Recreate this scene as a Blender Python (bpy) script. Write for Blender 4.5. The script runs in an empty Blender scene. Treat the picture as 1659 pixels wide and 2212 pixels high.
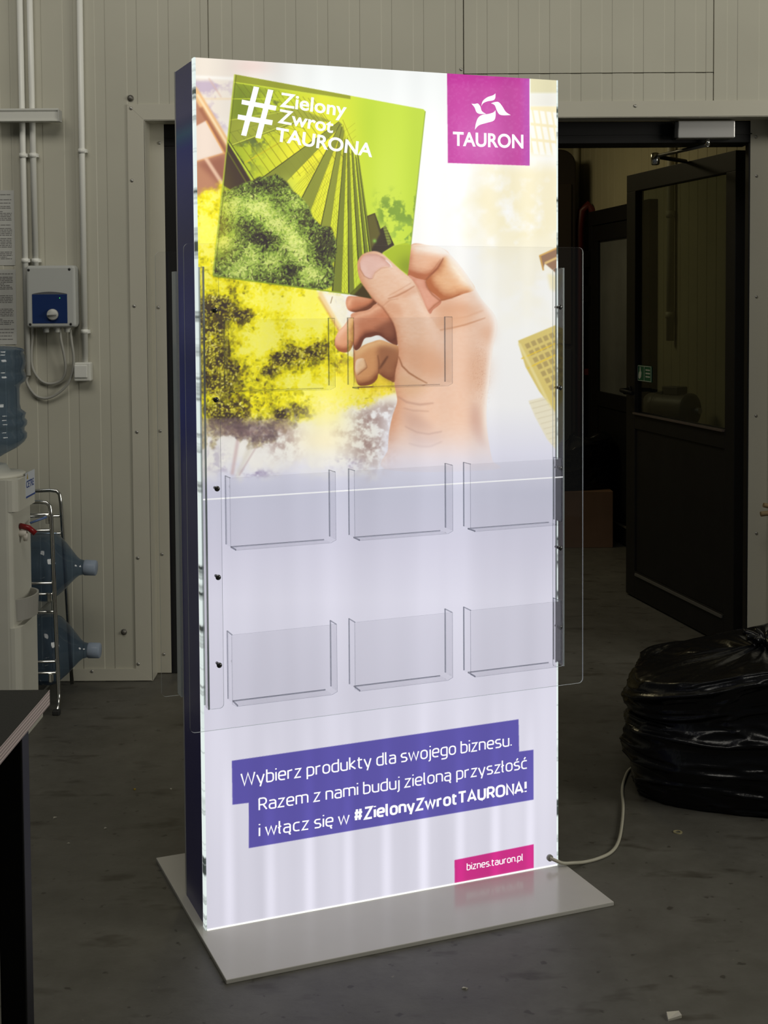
import bpy, bmesh, math, random
import numpy as np
from mathutils import Vector, Matrix

sc = bpy.context.scene
COL = sc.collection
random.seed(4)

# ================================================================ camera, world, lights, exposure
FPX, CXP, CYP, PITCH, ROLL, CAMH = 2894.238, 829.5, 791.76, .0484, -.0066, 1.4602      # in pixels of the 1659 x 2212 frame
vF = Vector((0, math.cos(PITCH), -math.sin(PITCH)))
_u, _r = Vector((0, math.sin(PITCH), math.cos(PITCH))), Vector((1, 0, 0))
vR = _r * math.cos(ROLL) + _u * math.sin(ROLL)
vU = _u * math.cos(ROLL) - _r * math.sin(ROLL)
EYE = Vector((0, 0, CAMH))
cd = bpy.data.cameras.new('camera'); cam = bpy.data.objects.new('camera', cd); COL.objects.link(cam)
cam.matrix_world = Matrix(((vR.x, vU.x, -vF.x, EYE.x), (vR.y, vU.y, -vF.y, EYE.y), (vR.z, vU.z, -vF.z, EYE.z), (0, 0, 0, 1)))
cd.sensor_fit = 'VERTICAL'; cd.sensor_height = 36.0; cd.lens = FPX / 2212 * 36.0
cd.shift_y = -(1106 - CYP) / 2212; cd.shift_x = 0.0
cd.clip_start = .05
sc.camera = cam

world = bpy.data.worlds.new('hall_light'); sc.world = world; world.use_nodes = True
bg = world.node_tree.nodes['Background']; bg.inputs[0].default_value = (.80, .84, .80, 1); bg.inputs[1].default_value = .050

def area(name, loc, target, sx, sy, energy, color=(1, 1, 1)):
    l = bpy.data.lights.new(name, 'AREA'); l.shape = 'RECTANGLE'; l.size = sx; l.size_y = sy; l.energy = energy; l.color = color
    o = bpy.data.objects.new(name, l); COL.objects.link(o); o.location = loc
    o.rotation_euler = (Vector(target) - Vector(loc)).to_track_quat('-Z', 'Y').to_euler()
    return o
area('added_side_light', (4.9, 1.9, 2.5), (-.4, 4.9, 1.8), 2.2, 1.8, 108, (1.0, .97, .86))  # unseen light added at the right to bring out the wall ribs
area('roof_light', (-.8, 2.2, 4.4), (-.3, 4.6, 1.2), 3.4, 1.2, 56, (1.0, .96, .86))
area('store_room_lamp', (-.2, 7.3, 2.82), (.3, 7.3, 0), 1.1, .5, 10, (1.0, .86, .50))

sc.view_settings.view_transform = 'Standard'; sc.view_settings.look = 'None'
sc.view_settings.exposure = 0.0; sc.view_settings.gamma = 1.0; sc.view_settings.use_curve_mapping = False

# ================================================================ helpers
def ray(px, py): return vF + vR * ((px - CXP) / FPX) - vU * ((py - CYP) / FPX)
def on_y(px, py, y): d = ray(px, py); return EYE + d * (y / d.y)              # point of a wall at depth y
def on_z(px, py, z=0.0): d = ray(px, py); return EYE + d * ((z - CAMH) / d.z)  # point at a height
def lin(r, g, b):
    f = lambda c: (c / 255 / 12.92) if c <= 10 else ((c / 255 + .055) / 1.055) ** 2.4
    return (f(r), f(g), f(b))

MATS = {}
def mat(name, color, rough=.5, metal=0.0, spec=.5, var=0.0, vscale=8.0, bump=0.0, bscale=200.0, trans=0.0, ior=1.45, coat=0.0):
    if name in MATS: return MATS[name]
    m = bpy.data.materials.new(name); m.use_nodes = True; nt = m.node_tree; p = nt.nodes['Principled BSDF']
    p.inputs['Base Color'].default_value = (*color, 1); p.inputs['Roughness'].default_value = rough; p.inputs['Metallic'].default_value = metal
    p.inputs['Specular IOR Level'].default_value = spec; p.inputs['Transmission Weight'].default_value = trans; p.inputs['IOR'].default_value = ior
    p.inputs['Coat Weight'].default_value = coat
    if var or bump:
        tc = nt.nodes.new('ShaderNodeTexCoord')
    if var:
        n = nt.nodes.new('ShaderNodeTexNoise'); n.inputs['Scale'].default_value = vscale; n.inputs['Detail'].default_value = 5; nt.links.new(tc.outputs['Object'], n.inputs['Vector'])
        r = nt.nodes.new('ShaderNodeValToRGB'); r.color_ramp.elements[0].position = .3; r.color_ramp.elements[1].position = .7
        r.color_ramp.elements[0].color = (*[c * (1 - var) for c in color], 1); r.color_ramp.elements[1].color = (*[min(1, c * (1 + var)) for c in color], 1)
        nt.links.new(n.outputs['Fac'], r.inputs['Fac']); nt.links.new(r.outputs['Color'], p.inputs['Base Color'])
    if bump:
        n2 = nt.nodes.new('ShaderNodeTexNoise'); n2.inputs['Scale'].default_value = bscale; n2.inputs['Detail'].default_value = 4; nt.links.new(tc.outputs['Object'], n2.inputs['Vector'])
        b = nt.nodes.new('ShaderNodeBump'); b.inputs['Strength'].default_value = bump; b.inputs['Distance'].default_value = .002
        nt.links.new(n2.outputs['Fac'], b.inputs['Height']); nt.links.new(b.outputs['Normal'], p.inputs['Normal'])
    MATS[name] = m; return m
def glow(name, color, strength=1.0):
    m = bpy.data.materials.new(name); m.use_nodes = True; nt = m.node_tree; p = nt.nodes['Principled BSDF']
    p.inputs['Base Color'].default_value = (.05, .05, .05, 1); p.inputs['Roughness'].default_value = .3
    p.inputs['Emission Color'].default_value = (*color, 1); p.inputs['Emission Strength'].default_value = strength
    MATS[name] = m; return m
def clear(name, tint, body=0.0, body_col=(.6, .7, .7), rough=.02, refl=1.0):
    """clear sheet: straight-through transparency, fresnel gloss, a little haze of its own"""
    m = bpy.data.materials.new(name); m.use_nodes = True; nt = m.node_tree; N = nt.nodes; N.clear()
    out = N.new('ShaderNodeOutputMaterial'); tr = N.new('ShaderNodeBsdfTransparent'); tr.inputs[0].default_value = (*tint, 1)
    gl = N.new('ShaderNodeBsdfGlossy'); gl.inputs['Color'].default_value = (refl, refl, refl, 1); gl.inputs['Roughness'].default_value = rough
    fr = N.new('ShaderNodeFresnel'); fr.inputs['IOR'].default_value = 1.45
    ge = N.new('ShaderNodeNewGeometry'); iv = N.new('ShaderNodeMath'); iv.operation = 'SUBTRACT'; iv.inputs[0].default_value = 1; nt.links.new(ge.outputs['Backfacing'], iv.inputs[1])
    fm = N.new('ShaderNodeMath'); fm.operation = 'MULTIPLY'; nt.links.new(fr.outputs[0], fm.inputs[0]); nt.links.new(iv.outputs[0], fm.inputs[1])
    mx = N.new('ShaderNodeMixShader'); nt.links.new(fm.outputs[0], mx.inputs[0]); nt.links.new(tr.outputs[0], mx.inputs[1]); nt.links.new(gl.outputs[0], mx.inputs[2])
    last = mx
    if body:
        df = N.new('ShaderNodeBsdfDiffuse'); df.inputs[0].default_value = (*body_col, 1); m2 = N.new('ShaderNodeMixShader'); m2.inputs[0].default_value = body
        nt.links.new(mx.outputs[0], m2.inputs[1]); nt.links.new(df.outputs[0], m2.inputs[2]); last = m2
    nt.links.new(last.outputs[0], out.inputs[0]); MATS[name] = m; return m

class MB:
    """collects shapes and links them as one mesh object"""
    def __init__(s): s.v, s.f, s.mi, s.sm = [], [], [], []
    def add(s, V, Fc, mi=0, smooth=False):
        o = len(s.v); s.v += [tuple(p) for p in V]; s.f += [tuple(i + o for i in q) for q in Fc]; s.mi += [mi] * len(Fc); s.sm += [smooth] * len(Fc); return s
    def box(s, x0, x1, y0, y1, z0, z1, mi=0):
        V = [(x, y, z) for z in (z0, z1) for y in (y0, y1) for x in (x0, x1)]
        return s.add(V, [(0, 2, 3, 1), (4, 5, 7, 6), (0, 1, 5, 4), (2, 6, 7, 3), (0, 4, 6, 2), (1, 3, 7, 5)], mi)
    def sheet(s, x0, x1, y0, y1, z0, z1, rad=.006, thin='y', mi_face=0, mi_edge=1, corners=(1, 1, 1, 1)):
        """a slab thin along y with rounded corners: faces and edges carry different materials"""
        P = []
        for ci, (cx, cz, a0) in enumerate([(x0 + rad, z0 + rad, 180), (x1 - rad, z0 + rad, 270), (x1 - rad, z1 - rad, 0), (x0 + rad, z1 - rad, 90)]):
            for k in range(6):
                a = math.radians(a0 + 18 * k); P.append((cx + rad * math.cos(a), cz + rad * math.sin(a)))
        n = len(P); V = [(x, y0, z) for x, z in P] + [(x, y1, z) for x, z in P]
        s.add(V, [tuple(range(n))], mi_face); o = len(s.v) - 2 * n
        s.f.append(tuple(o + n + i for i in reversed(range(n)))); s.mi.append(mi_face); s.sm.append(False)
        for i in range(n):
            j = (i + 1) % n; s.f.append((o + j, o + i, o + n + i, o + n + j)); s.mi.append(mi_edge); s.sm.append(False)
        return s
    def prism(s, P, y0, y1, mi=0, mi_edge=None):
        """polygon in x,z carried from y0 to y1"""
        n = len(P); V = [(x, y0, z) for x, z in P] + [(x, y1, z) for x, z in P]; me = mi if mi_edge is None else mi_edge
        s.add(V, [tuple(range(n))], mi); o = len(s.v) - 2 * n
        s.f.append(tuple(o + n + i for i in reversed(range(n)))); s.mi.append(mi); s.sm.append(False)
        for i in range(n):
            j = (i + 1) % n; s.f.append((o + j, o + i, o + n + i, o + n + j)); s.mi.append(me); s.sm.append(False)
        return s
    def lathe(s, prof, c=(0, 0, 0), axis='z', n=40, mi=0, cap=True):
        V = []; 
        for t, r in prof:
            for k in range(n):
                a = 2 * math.pi * k / n; p = (r * math.cos(a), r * math.sin(a), t)
                if axis == 'x': p = (p[2], p[0], p[1])
                elif axis == 'y': p = (p[0], p[2], p[1])
                V.append((p[0] + c[0], p[1] + c[1], p[2] + c[2]))
        Fc = [(i * n + k, i * n + (k + 1) % n, (i + 1) * n + (k + 1) % n, (i + 1) * n + k) for i in range(len(prof) - 1) for k in range(n)]
        s.add(V, Fc, mi, True)
        if cap:
            o = len(s.v) - len(V); L = (len(prof) - 1) * n
            s.f += [tuple(o + k for k in reversed(range(n))), tuple(o + L + k for k in range(n))]; s.mi += [mi, mi]; s.sm += [False, False]
        return s
    def tube(s, pts, r, n=12, mi=0, smooth_path=0):
        P = [Vector(p) for p in pts]
        if smooth_path:
            Q = []
            for i in range(len(P) - 1):
                a, b, c, d = P[max(i - 1, 0)], P[i], P[i + 1], P[min(i + 2, len(P) - 1)]
                for k in range(smooth_path):
                    t = k / smooth_path; Q.append(.5 * (2 * b + (c - a) * t + (2 * a - 5 * b + 4 * c - d) * t * t + (3 * b - a - 3 * c + d) * t ** 3))
            P = Q + [P[-1]]
        V = []; ref = None
        for i, p in enumerate(P):
            d = (P[min(i + 1, len(P) - 1)] - P[max(i - 1, 0)]).normalized()
            if ref is None: ref = d.orthogonal().normalized()
            ref = (ref - d * ref.dot(d)).normalized(); q = d.cross(ref)
            for k in range(n):
                a = 2 * math.pi * k / n; V.append(p + (ref * math.cos(a) + q * math.sin(a)) * r)
        Fc = [(i * n + k, i * n + (k + 1) % n, (i + 1) * n + (k + 1) % n, (i + 1) * n + k) for i in range(len(P) - 1) for k in range(n)]
        s.add(V, Fc, mi, True); o = len(s.v) - len(V); L = (len(P) - 1) * n
        s.f += [tuple(o + k for k in reversed(range(n))), tuple(o + L + k for k in range(n))]; s.mi += [mi, mi]; s.sm += [False, False]
        return s
    def build(s, name, mats, parent=None, bevel=0.0, seg=2):
        me = bpy.data.meshes.new(name); me.from_pydata(s.v, [], s.f)
        for m in (mats if isinstance(mats, (list, tuple)) else [mats]): me.materials.append(m)
        me.polygons.foreach_set('material_index', s.mi); me.polygons.foreach_set('use_smooth', s.sm)
        b = bmesh.new(); b.from_mesh(me); bmesh.ops.recalc_face_normals(b, faces=b.faces); b.to_mesh(me); b.free(); me.update()
        o = bpy.data.objects.new(name, me); COL.objects.link(o)
        if parent: o.parent = parent
        if bevel:
            md = o.modifiers.new('bevel', 'BEVEL'); md.width = bevel; md.segments = seg; md.limit_method = 'ANGLE'; md.angle_limit = math.radians(40)
        return o
def tag(o, label, cat, group=None):
    o['label'] = label; o['category'] = cat
    if group: o['group'] = group
    return o
def thing(name, label, cat, loc=(0, 0, 0), rz=0.0, group=None):
    o = bpy.data.objects.new(name, None); COL.objects.link(o); o.location = loc; o.rotation_euler = (0, 0, rz); o.empty_display_size = .1
    return tag(o, label, cat, group)
def struct(o): o['kind'] = 'structure'; return o
def copy_tree(o, parent=None):
    c = o.copy(); COL.objects.link(c)
    if parent: c.parent = parent
    for ch in list(o.children): copy_tree(ch, c)
    return c
def rivet(parent, p, r=.007, m=None, name='rivet', axis='y', sgn=-1):
    b = MB(); b.lathe([(0, r), (sgn * r * .35, r * .9), (sgn * r * .6, r * .5), (sgn * r * .66, .0004)], p, axis, 14)
    return b.build(name, m or M_zinc, parent)

M_wall = mat('wall_cream_coated_steel', (.49, .475, .395), .42, spec=.35, var=.05, vscale=2.2)
M_trim = mat('trim_cream_flashing', (.52, .50, .42), .40, spec=.4, var=.03, vscale=3)
M_zinc = mat('zinc_fastener', (.42, .41, .38), .35, metal=.7)
M_chrome = mat('chrome_tube', (.62, .62, .60), .18, metal=1.0)
M_white = mat('white_plastic', (.66, .66, .61), .38)
M_pipe = mat('white_conduit_plastic', (.80, .80, .75), .35)
M_black = mat('black_painted_metal', (.006, .006, .006), .55, spec=.2)
M_frame = mat('anthracite_door_frame', (.0095, .009, .009), .5, spec=.28, var=.15)
M_silver = mat('silver_grey_metal', (.50, .49, .48), .35, metal=.55)
M_darkrub = mat('dark_rubber', (.02, .02, .02), .7)

# ---------------------------------------------------------------- printed artwork (procedural, numpy)
PX0, PY0, PW, PH = 418, 116, 794, 1900          # window of drawing units
def paint_artwork():
    rng = np.random.default_rng(7)
    yy, xx = np.mgrid[0:PH, 0:PW].astype(np.float32)
    gx, gy = xx + PX0 + .5, yy + PY0 + .5
    img = np.empty((PH, PW, 3), np.float32)

    def C(*c): return np.array(c, np.float32) / 255.0
    def noise(scale, seed, oct=4, gain=.55, sx=1.0):
        out = np.zeros((PH, PW), np.float32); amp = 1.0; tot = 0
        r = np.random.default_rng(seed)
        for _ in range(oct):
            nh, nw = int(PH / scale) + 3, int(PW / (scale * sx)) + 3
            g = r.random((nh, nw)).astype(np.float32)
            fy, fx = yy / scale, xx / (scale * sx)
            iy, ix = fy.astype(int), fx.astype(int)
            ty, tx = fy - iy, fx - ix
            ty, tx = ty * ty * (3 - 2 * ty), tx * tx * (3 - 2 * tx)
            v = (g[iy, ix] * (1 - tx) + g[iy, ix + 1] * tx) * (1 - ty) + (g[iy + 1, ix] * (1 - tx) + g[iy + 1, ix + 1] * tx) * ty
            out += v * amp; tot += amp; amp *= gain; scale = max(scale / 2, 1.2)
        return out / tot
    def sm(e0, e1, v):
        t = np.clip((v - e0) / (e1 - e0), 0, 1); return t * t * (3 - 2 * t)
    def blur(m, s):
        if s < .3: return m
        n = int(s * 2.6) + 1; k = np.exp(-.5 * (np.arange(-n, n + 1) / s) ** 2); k /= k.sum()
        def conv(a, ax):
            pad = [(0, 0), (0, 0)]; pad[ax] = (n, n)
            p = np.pad(a, pad, mode='edge'); c = np.zeros_like(a); L = a.shape[ax]
            for i, w in enumerate(k):
                c += w * (p[i:i + L] if ax == 0 else p[:, i:i + L])
            return c
        return conv(conv(m, 0), 1)
    def spline(pts, n=8):
        P = np.array(pts, float); m = len(P); out = []
        for i in range(m):
            a, b, c, d = P[i - 1], P[i], P[(i + 1) % m], P[(i + 2) % m]
            for t in np.arange(n) / n:
                out.append(.5 * (2 * b + (c - a) * t + (2 * a - 5 * b + 4 * c - d) * t * t + (3 * b - a - 3 * c + d) * t ** 3))
        return np.array(out)
    class Box:                                     # a painted patch: bounding box + coverage
        pass
    def mask(pts, pad=2, soft=0.0, smooth=False):
        P = spline(pts) if smooth else np.array(pts, float)
        pad = int(pad + soft * 3)
        x0 = max(int(P[:, 0].min()) - PX0 - pad, 0); x1 = min(int(P[:, 0].max()) - PX0 + pad + 2, PW)
        y0 = max(int(P[:, 1].min()) - PY0 - pad, 0); y1 = min(int(P[:, 1].max()) - PY0 + pad + 2, PH)
        S = 3; h, w = y1 - y0, x1 - x0
        xs = (np.arange(w * S) + .5) / S + x0 + PX0
        cov = np.zeros((h * S, w * S), np.float32)
        A = P; B = np.roll(P, -1, 0)
        for r in range(h * S):
            y = (r + .5) / S + y0 + PY0
            c = (A[:, 1] > y) != (B[:, 1] > y)
            if not c.any(): continue
            xi = np.sort(A[c, 0] + (y - A[c, 1]) / (B[c, 1] - A[c, 1]) * (B[c, 0] - A[c, 0]))
            for i in range(0, len(xi) - 1, 2):
                cov[r] += (xs >= xi[i]) & (xs < xi[i + 1])
        cov = cov.reshape(h, S, w, S).mean((1, 3))
        if soft: cov = blur(cov, soft)
        b = Box(); b.m = cov; b.s = np.s_[y0:y1, x0:x1]
        return b
    def put(b, col, a=1.0):
        s = b.s; m = (b.m * (a if np.isscalar(a) else a[s]))[..., None]
        c = col if col.ndim == 1 else col[s]
        img[s] = img[s] * (1 - m) + c * m
    def poly(pts, col, a=1.0, soft=0.0, smooth=False):
        b = mask(pts, soft=soft, smooth=smooth); put(b, col, a); return b
    def line(p, q, w, col, a=1.0, soft=0.0, w2=None):
        p, q = np.array(p, float), np.array(q, float); d = q - p; n = np.array([-d[1], d[0]]) / max(np.hypot(*d), 1e-6)
        w2 = w if w2 is None else w2
        poly([p + n * w / 2, q + n * w2 / 2, q - n * w2 / 2, p - n * w / 2], col, a, soft)
    def path(pts, w, col, a=1.0, soft=.6):
        P = np.array(pts, float); up = []; dn = []; L = len(P)
        for i in range(L):
            d = P[min(i + 1, L - 1)] - P[max(i - 1, 0)]; n = np.array([-d[1], d[0]]) / max(np.hypot(*d), 1e-6)
            ww = w * (.35 + .65 * math.sin(math.pi * (i + .5) / L)) / 2
            up.append(P[i] + n * ww); dn.append(P[i] - n * ww)
        poly(up + dn[::-1], col, a, soft)
    def blob(cx, cy, rx, ry=None): 
        ry = ry or rx
        return np.exp(-(((gx - cx) / rx) ** 2 + ((gy - cy) / ry) ** 2))
    def ramp(v, stops):
        v = np.clip(v, 0, 1); xs = [s[0] for s in stops]
        return np.stack([np.interp(v, xs, [s[1][k] for s in stops]) for k in range(3)], -1).astype(np.float32)
    def mix(col, a):
        c = col if col.ndim == 3 else col[None, None]
        img[:] = img * (1 - a[..., None]) + c * a[..., None]

    # --- paper: white sky turning lavender grey below
    img[:] = ramp((gy - 116) / 1900, [(0, C(238, 240, 238)), (.04, C(243, 246, 244)), (.10, C(254, 254, 252)), (.3, C(255, 254, 248)), (.40, C(248, 247, 246)),
             (.455, C(228, 227, 240)), (.5, C(206, 206, 222)), (.56, C(212, 210, 226)), (.62, C(222, 220, 234)), (.72, C(215, 213, 227)), (.84, C(216, 214, 227)), (1, C(208, 206, 219))])
    n80, n30, n12, n5 = noise(90, 1), noise(34, 2), noise(13, 3, 3), noise(5, 4, 2)
    # cream haze on the right
    hz = sm(990, 1100, gx + (n80 - .5) * 190) * sm(330, 380, gy) * (1 - sm(480, 620, gy + (n80 - .5) * 90))
    mix(C(249, 238, 198), .85 * hz * sm(.30, .6, n30 * .6 + n80 * .5))
    mix(C(252, 244, 214), .5 * sm(1000, 1140, gx) * sm(480, 540, gy) * (1 - sm(600, 760, gy)) * sm(.4, .6, n80))
    # window panes at the top right
    t = sm(1146, 1150, gx)
    mix(C(222, 212, 160), t * (1 - sm(196, 206, gy)) * .75); mix(C(240, 238, 228), t * sm(200, 206, gy) * (1 - sm(224, 232, gy)))
    mix(C(250, 236, 190), t * sm(226, 232, gy) * (1 - sm(320, 345, gy)) * .9)
    for r in range(3):
        for k in range(5):
            ox = 1140 + k * 14 + r * 5; oy = 236 + r * 34 + k * 1.5
            poly([(ox, oy), (ox + 10, oy + 1), (ox + 15, oy + 29), (ox + 5, oy + 28)], C(255, 254, 246), .95, .8)
    # --- warm facade at the upper left
    L = 1 - sm(470, 560, gx)
    mix(C(238, 227, 212), (1 - sm(430, 700, gx)) * (1 - sm(240, 330, gy)))
    mix(C(235, 203, 196), .6 * blob(548, 142, 42, 20))
    mix(C(196, 176, 196), .85 * (1 - sm(480, 530, gx)) * sm(168, 180, gy) * (1 - sm(255, 300, gy)) * sm(.42, .62, n30))
    poly([(418, 162), (520, 167), (520, 173), (418, 168)], C(252, 250, 244), .8, 2)
    line((455, 168), (482, 210), 3, C(222, 185, 165), .6, 1.2)
    line((430, 213), (512, 213), 4, C(240, 216, 178), .7, 1.4)
    poly([(425, 205), (500, 330), (520, 380), (520, 470), (425, 470)], C(187, 128, 96), .95, 3)
    poly([(425, 184), (431, 190), (510, 322), (510, 352), (427, 216)], C(238, 190, 132), 1, 1.6)
    line((430, 203), (505, 328), 5, C(252, 228, 186), .9, 1.2)
    line((437, 232), (500, 338), 9, C(160, 98, 72), .8, 2)
    poly([(425, 273), (449, 260), (488, 330), (425, 349)], C(240, 221, 204), 1, 1.2)
    line((449, 260), (489, 332), 3, C(240, 170, 90), .8, 1); line((488, 330), (426, 349), 3, C(232, 170, 110), .8, 1)
    poly([(430, 352), (488, 336), (500, 420), (480, 400)], C(150, 92, 76), .7, 5)
    poly([(443, 340), (452, 340), (492, 402), (484, 404)], C(244, 208, 178), .85, 1.6)
    # --- blurred yellow trees, lower left
    edge = gx + (n30 - .5) * 70 + (n12 - .5) * 26
    region = sm(398, 424, gy + (n30 - .5) * 46 + np.maximum(gx - 470, 0) * .25) * (1 - sm(0, 26, edge - np.interp(gy, [380, 560, 640, 700, 760, 800, 860, 920, 1000], [505, 520, 720, 735, 740, 800, 855, 850, 830]).astype(np.float32)))
    fade = 1 - sm(900, 985, gy + (n30 - .5) * 90 + np.maximum(gx - 560, 0) * .35)
    lit = .58 + .0 * gx
    for cx, cy, rx, ry, s in [(552, 742, 46, 40, .55), (585, 735, 30, 40, .35), (617, 826, 40, 20, .5), (665, 700, 54, 40, .5), (610, 650, 120, 30, .55), (700, 660, 50, 40, .3), (455, 500, 50, 90, .6), (690, 830, 50, 44, .5), (770, 850, 70, 40, .45), (560, 800, 22, 22, .12), (500, 860, 16, 12, .1), (600, 870, 34, 14, .2), (560, 690, 24, 12, .2),
                              (480, 655, 44, 24, -.62), (530, 682, 44, 14, -.55), (452, 700, 26, 50, -.40), (480, 740, 14, 50, -.25), (455, 800, 34, 50, -.42), (500, 800, 26, 40, -.36), (640, 768, 54, 26, -.62), (688, 752, 16, 18, -.4), (598, 790, 16, 24, -.35), (490, 900, 44, 46, -.52), (579, 803, 15, 9, -.8), (606, 893, 20, 18, -.5), (560, 930, 66, 22, -.62), (540, 872, 30, 12, -.15),
                              (480, 450, 12, 16, -.3), (450, 566, 30, 14, -.4), (640, 850, 40, 10, -.15), (650, 880, 30, 14, -.3)]:
        lit = lit + s * blob(cx, cy, rx, ry)
    v = lit + (n30 - .5) * .5 + (n12 - .5) * 1.1 + (n5 - .5) * .2
    tree = ramp(v, [(0, C(64, 50, 44)), (.22, C(98, 82, 34)), (.42, C(176, 160, 26)), (.6, C(236, 222, 22)), (.8, C(252, 238, 26)), (1, C(255, 248, 110))])
    warm = sm(650, 800, gx) * sm(740, 830, gy)
    tree = tree * (1 - .55 * warm[..., None]) + ramp(v, [(0, C(190, 120, 60)), (.5, C(250, 205, 50)), (1, C(255, 238, 120))]) * .55 * warm[..., None]
    pale = ramp(v, [(0, C(104, 80, 72)), (.35, C(168, 146, 116)), (.6, C(232, 226, 190)), (1, C(244, 240, 222))])
    pl = sm(880, 965, gy + (n30 - .5) * 80)[..., None]
    tree = tree * (1 - pl) + pale * pl
    mix(tree, np.clip(region * fade, 0, 1))
    mix(C(243, 239, 224), .75 * (1 - sm(800, 850, gx)) * sm(880, 930, gy) * (1 - sm(985, 1040, gy + (n30 - .5) * 60)) * (1 - np.clip(region * fade, 0, 1)))
    def splats(n, prob, val, lo, hi, stops, a0, jit=.2):
        ys, xs = np.where(prob > .25); pick = rng.integers(0, len(ys), n)
        for q in range(n):
            cy, cx = ys[pick[q]], xs[pick[q]]; l = val[cy, cx] + rng.normal(0, jit); al = a0 * prob[cy, cx]
            a = rng.uniform(0, math.pi); L, W = rng.uniform(lo, hi), rng.uniform(lo, hi) * .66
            r = int(L) + 2; y0, y1, x0, x1 = max(cy - r, 0), min(cy + r + 1, PH), max(cx - r, 0), min(cx + r + 1, PW)
            dx, dy = xx[y0:y1, x0:x1] - cx, yy[y0:y1, x0:x1] - cy
            u, w = (dx * math.cos(a) + dy * math.sin(a)) / L, (-dx * math.sin(a) + dy * math.cos(a)) / W
            m = (np.clip(1.15 - 1.15 * (u * u + w * w), 0, 1) * al)[..., None]
            img[y0:y1, x0:x1] = img[y0:y1, x0:x1] * (1 - m) + ramp(np.array(l), stops) * m
    pr = np.clip(region * fade, 0, 1); up = pr * (1 - sm(880, 950, gy)); dn_ = pr * sm(880, 950, gy)
    tv = lit + (n30 - .5) * .5 + (n12 - .5) * .55
    splats(6500, up, tv, 3, 6.5, [(0, C(58, 46, 42)), (.25, C(92, 80, 36)), (.42, C(150, 146, 34)), (.58, C(214, 204, 28)), (.8, C(252, 240, 30)), (1, C(255, 248, 96))], .72, .17)
    splats(900, up * (1 - sm(.25, .45, lit)), tv + .42, 2.2, 4.6, [(0, C(96, 84, 34)), (.45, C(176, 166, 50)), (.7, C(226, 214, 70)), (1, C(250, 240, 150))], .75, .16)
    splats(2600, dn_, tv - .02, 3, 6.5, [(0, C(104, 84, 88)), (.35, C(150, 130, 112)), (.55, C(206, 192, 130)), (.75, C(238, 228, 170)), (1, C(246, 242, 220))], .6, .22)
    # violet foliage that melts into the paper
    for cx, cy, rx, ry, s in [(612, 950, 40, 36, .75), (795, 955, 40, 50, .9), (800, 905, 34, 26, .8), (740, 935, 26, 30, .5), (840, 880, 24, 14, .6), (466, 985, 30, 26, .45), (552, 1022, 36, 8, 1.0), (480, 1012, 30, 10, .4), (745, 1000, 40, 12, .6), (540, 930, 60, 14, .5)]:
        mix(C(158, 128, 122) if cy < 970 else C(160, 148, 176), np.clip(blob(cx, cy, rx, ry) * 1.25 * s * sm(.38, .68, n12 * .62 + n30 * .2 + n5 * .2) * .8, 0, 1))
    line((516, 948), (503, 1024), 7, C(205, 178, 176), .75, 2); line((545, 960), (512, 1030), 14, C(214, 206, 190), .6, 3, 5); line((558, 960), (518, 1026), 3, C(180, 150, 150), .5, 1.2)
    mix(C(255, 244, 150), .8 * blob(705, 890, 50, 44)); mix(C(255, 214, 60), .75 * blob(825, 815, 50, 36)); mix(C(255, 240, 190), .6 * blob(700, 950, 60, 30)); mix(C(250, 226, 60), .5 * blob(760, 800, 40, 50))
    # sloping beam between card and fingers
    poly([(690, 628), (770, 640), (770, 775), (735, 705)], C(250, 244, 236), .9, 3)
    line((692, 630), (752, 742), 9, C(246, 214, 160), .9, 2); line((690, 640), (742, 728), 4, C(206, 130, 80), .5, 1.5); line((720, 640), (716, 655), 2, C(130, 100, 60), .6)
    # --- towers at the right
    b = poly([(1120, 736), (1212, 698), (1212, 915), (1182, 868), (1165, 845), (1136, 793), (1125, 757)], C(222, 200, 112), .95, .8)
    for k in range(9):
        q = 744 + k * 15
        for j in range(7):
            ux = 1134 + j * 13 + k * 8.5; uy = q - j * 5.5 + 0
            if ux < 1204: poly([(ux, uy), (ux + 9, uy - 4), (ux + 14, uy + 6), (ux + 5, uy + 10)], C(172, 150, 96), .75, .7)
    line((1127, 775), (1210, 738), 3, C(236, 200, 60), .8, .6); line((1140, 796), (1210, 762), 3, C(236, 200, 60), .8, .6); line((1122, 742), (1190, 880), 6, C(240, 226, 160), .8, 1)
    poly([(1142, 866), (1175, 858), (1212, 905), (1212, 985), (1182, 949), (1156, 900)], C(238, 229, 196), .85, 1)
    for k in range(9): line((1144 + k * 6, 872 + k * 11), (1182 + k * 6, 862 + k * 11), 2, C(216, 204, 170), .6, .6)
    poly([(1166, 553), (1212, 533), (1212, 598), (1178, 569), (1174, 583)], C(158, 120, 92), 1, .8)
    line((1166, 553), (1204, 536), 3.5, C(226, 176, 90), .9, .6); line((1168, 553), (1175, 584), 3.5, C(214, 164, 80), .9, .6); line((1178, 569), (1208, 555), 5, C(240, 204, 130), .9, .8)
    poly([(1183, 590), (1212, 600), (1200, 630), (1190, 625)], C(248, 232, 170), .6, 3)
    # --- green card
    card = [(511, 160), (700, 195), (917, 235.5), (921.5, 240), (905, 380), (889, 530), (883, 598), (812, 645), (754, 634), (661, 622.6), (560, 609), (467, 597), (462.5, 593)]
    b = mask(card)
    base = ramp(np.clip((gx - 470) / 450, 0, 1), [(0, C(150, 168, 46)), (.25, C(188, 206, 50)), (.5, C(226, 230, 58)), (.75, C(202, 226, 66)), (1, C(196, 222, 70))])
    put(b, base)
    cm = np.zeros((PH, PW), np.float32); cm[b.s] = b.m
    def cput(pts, col, a=1.0, soft=0.0):
        q = mask(pts, soft=soft); q.m = q.m * cm[q.s]; put(q, col, a)
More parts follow.
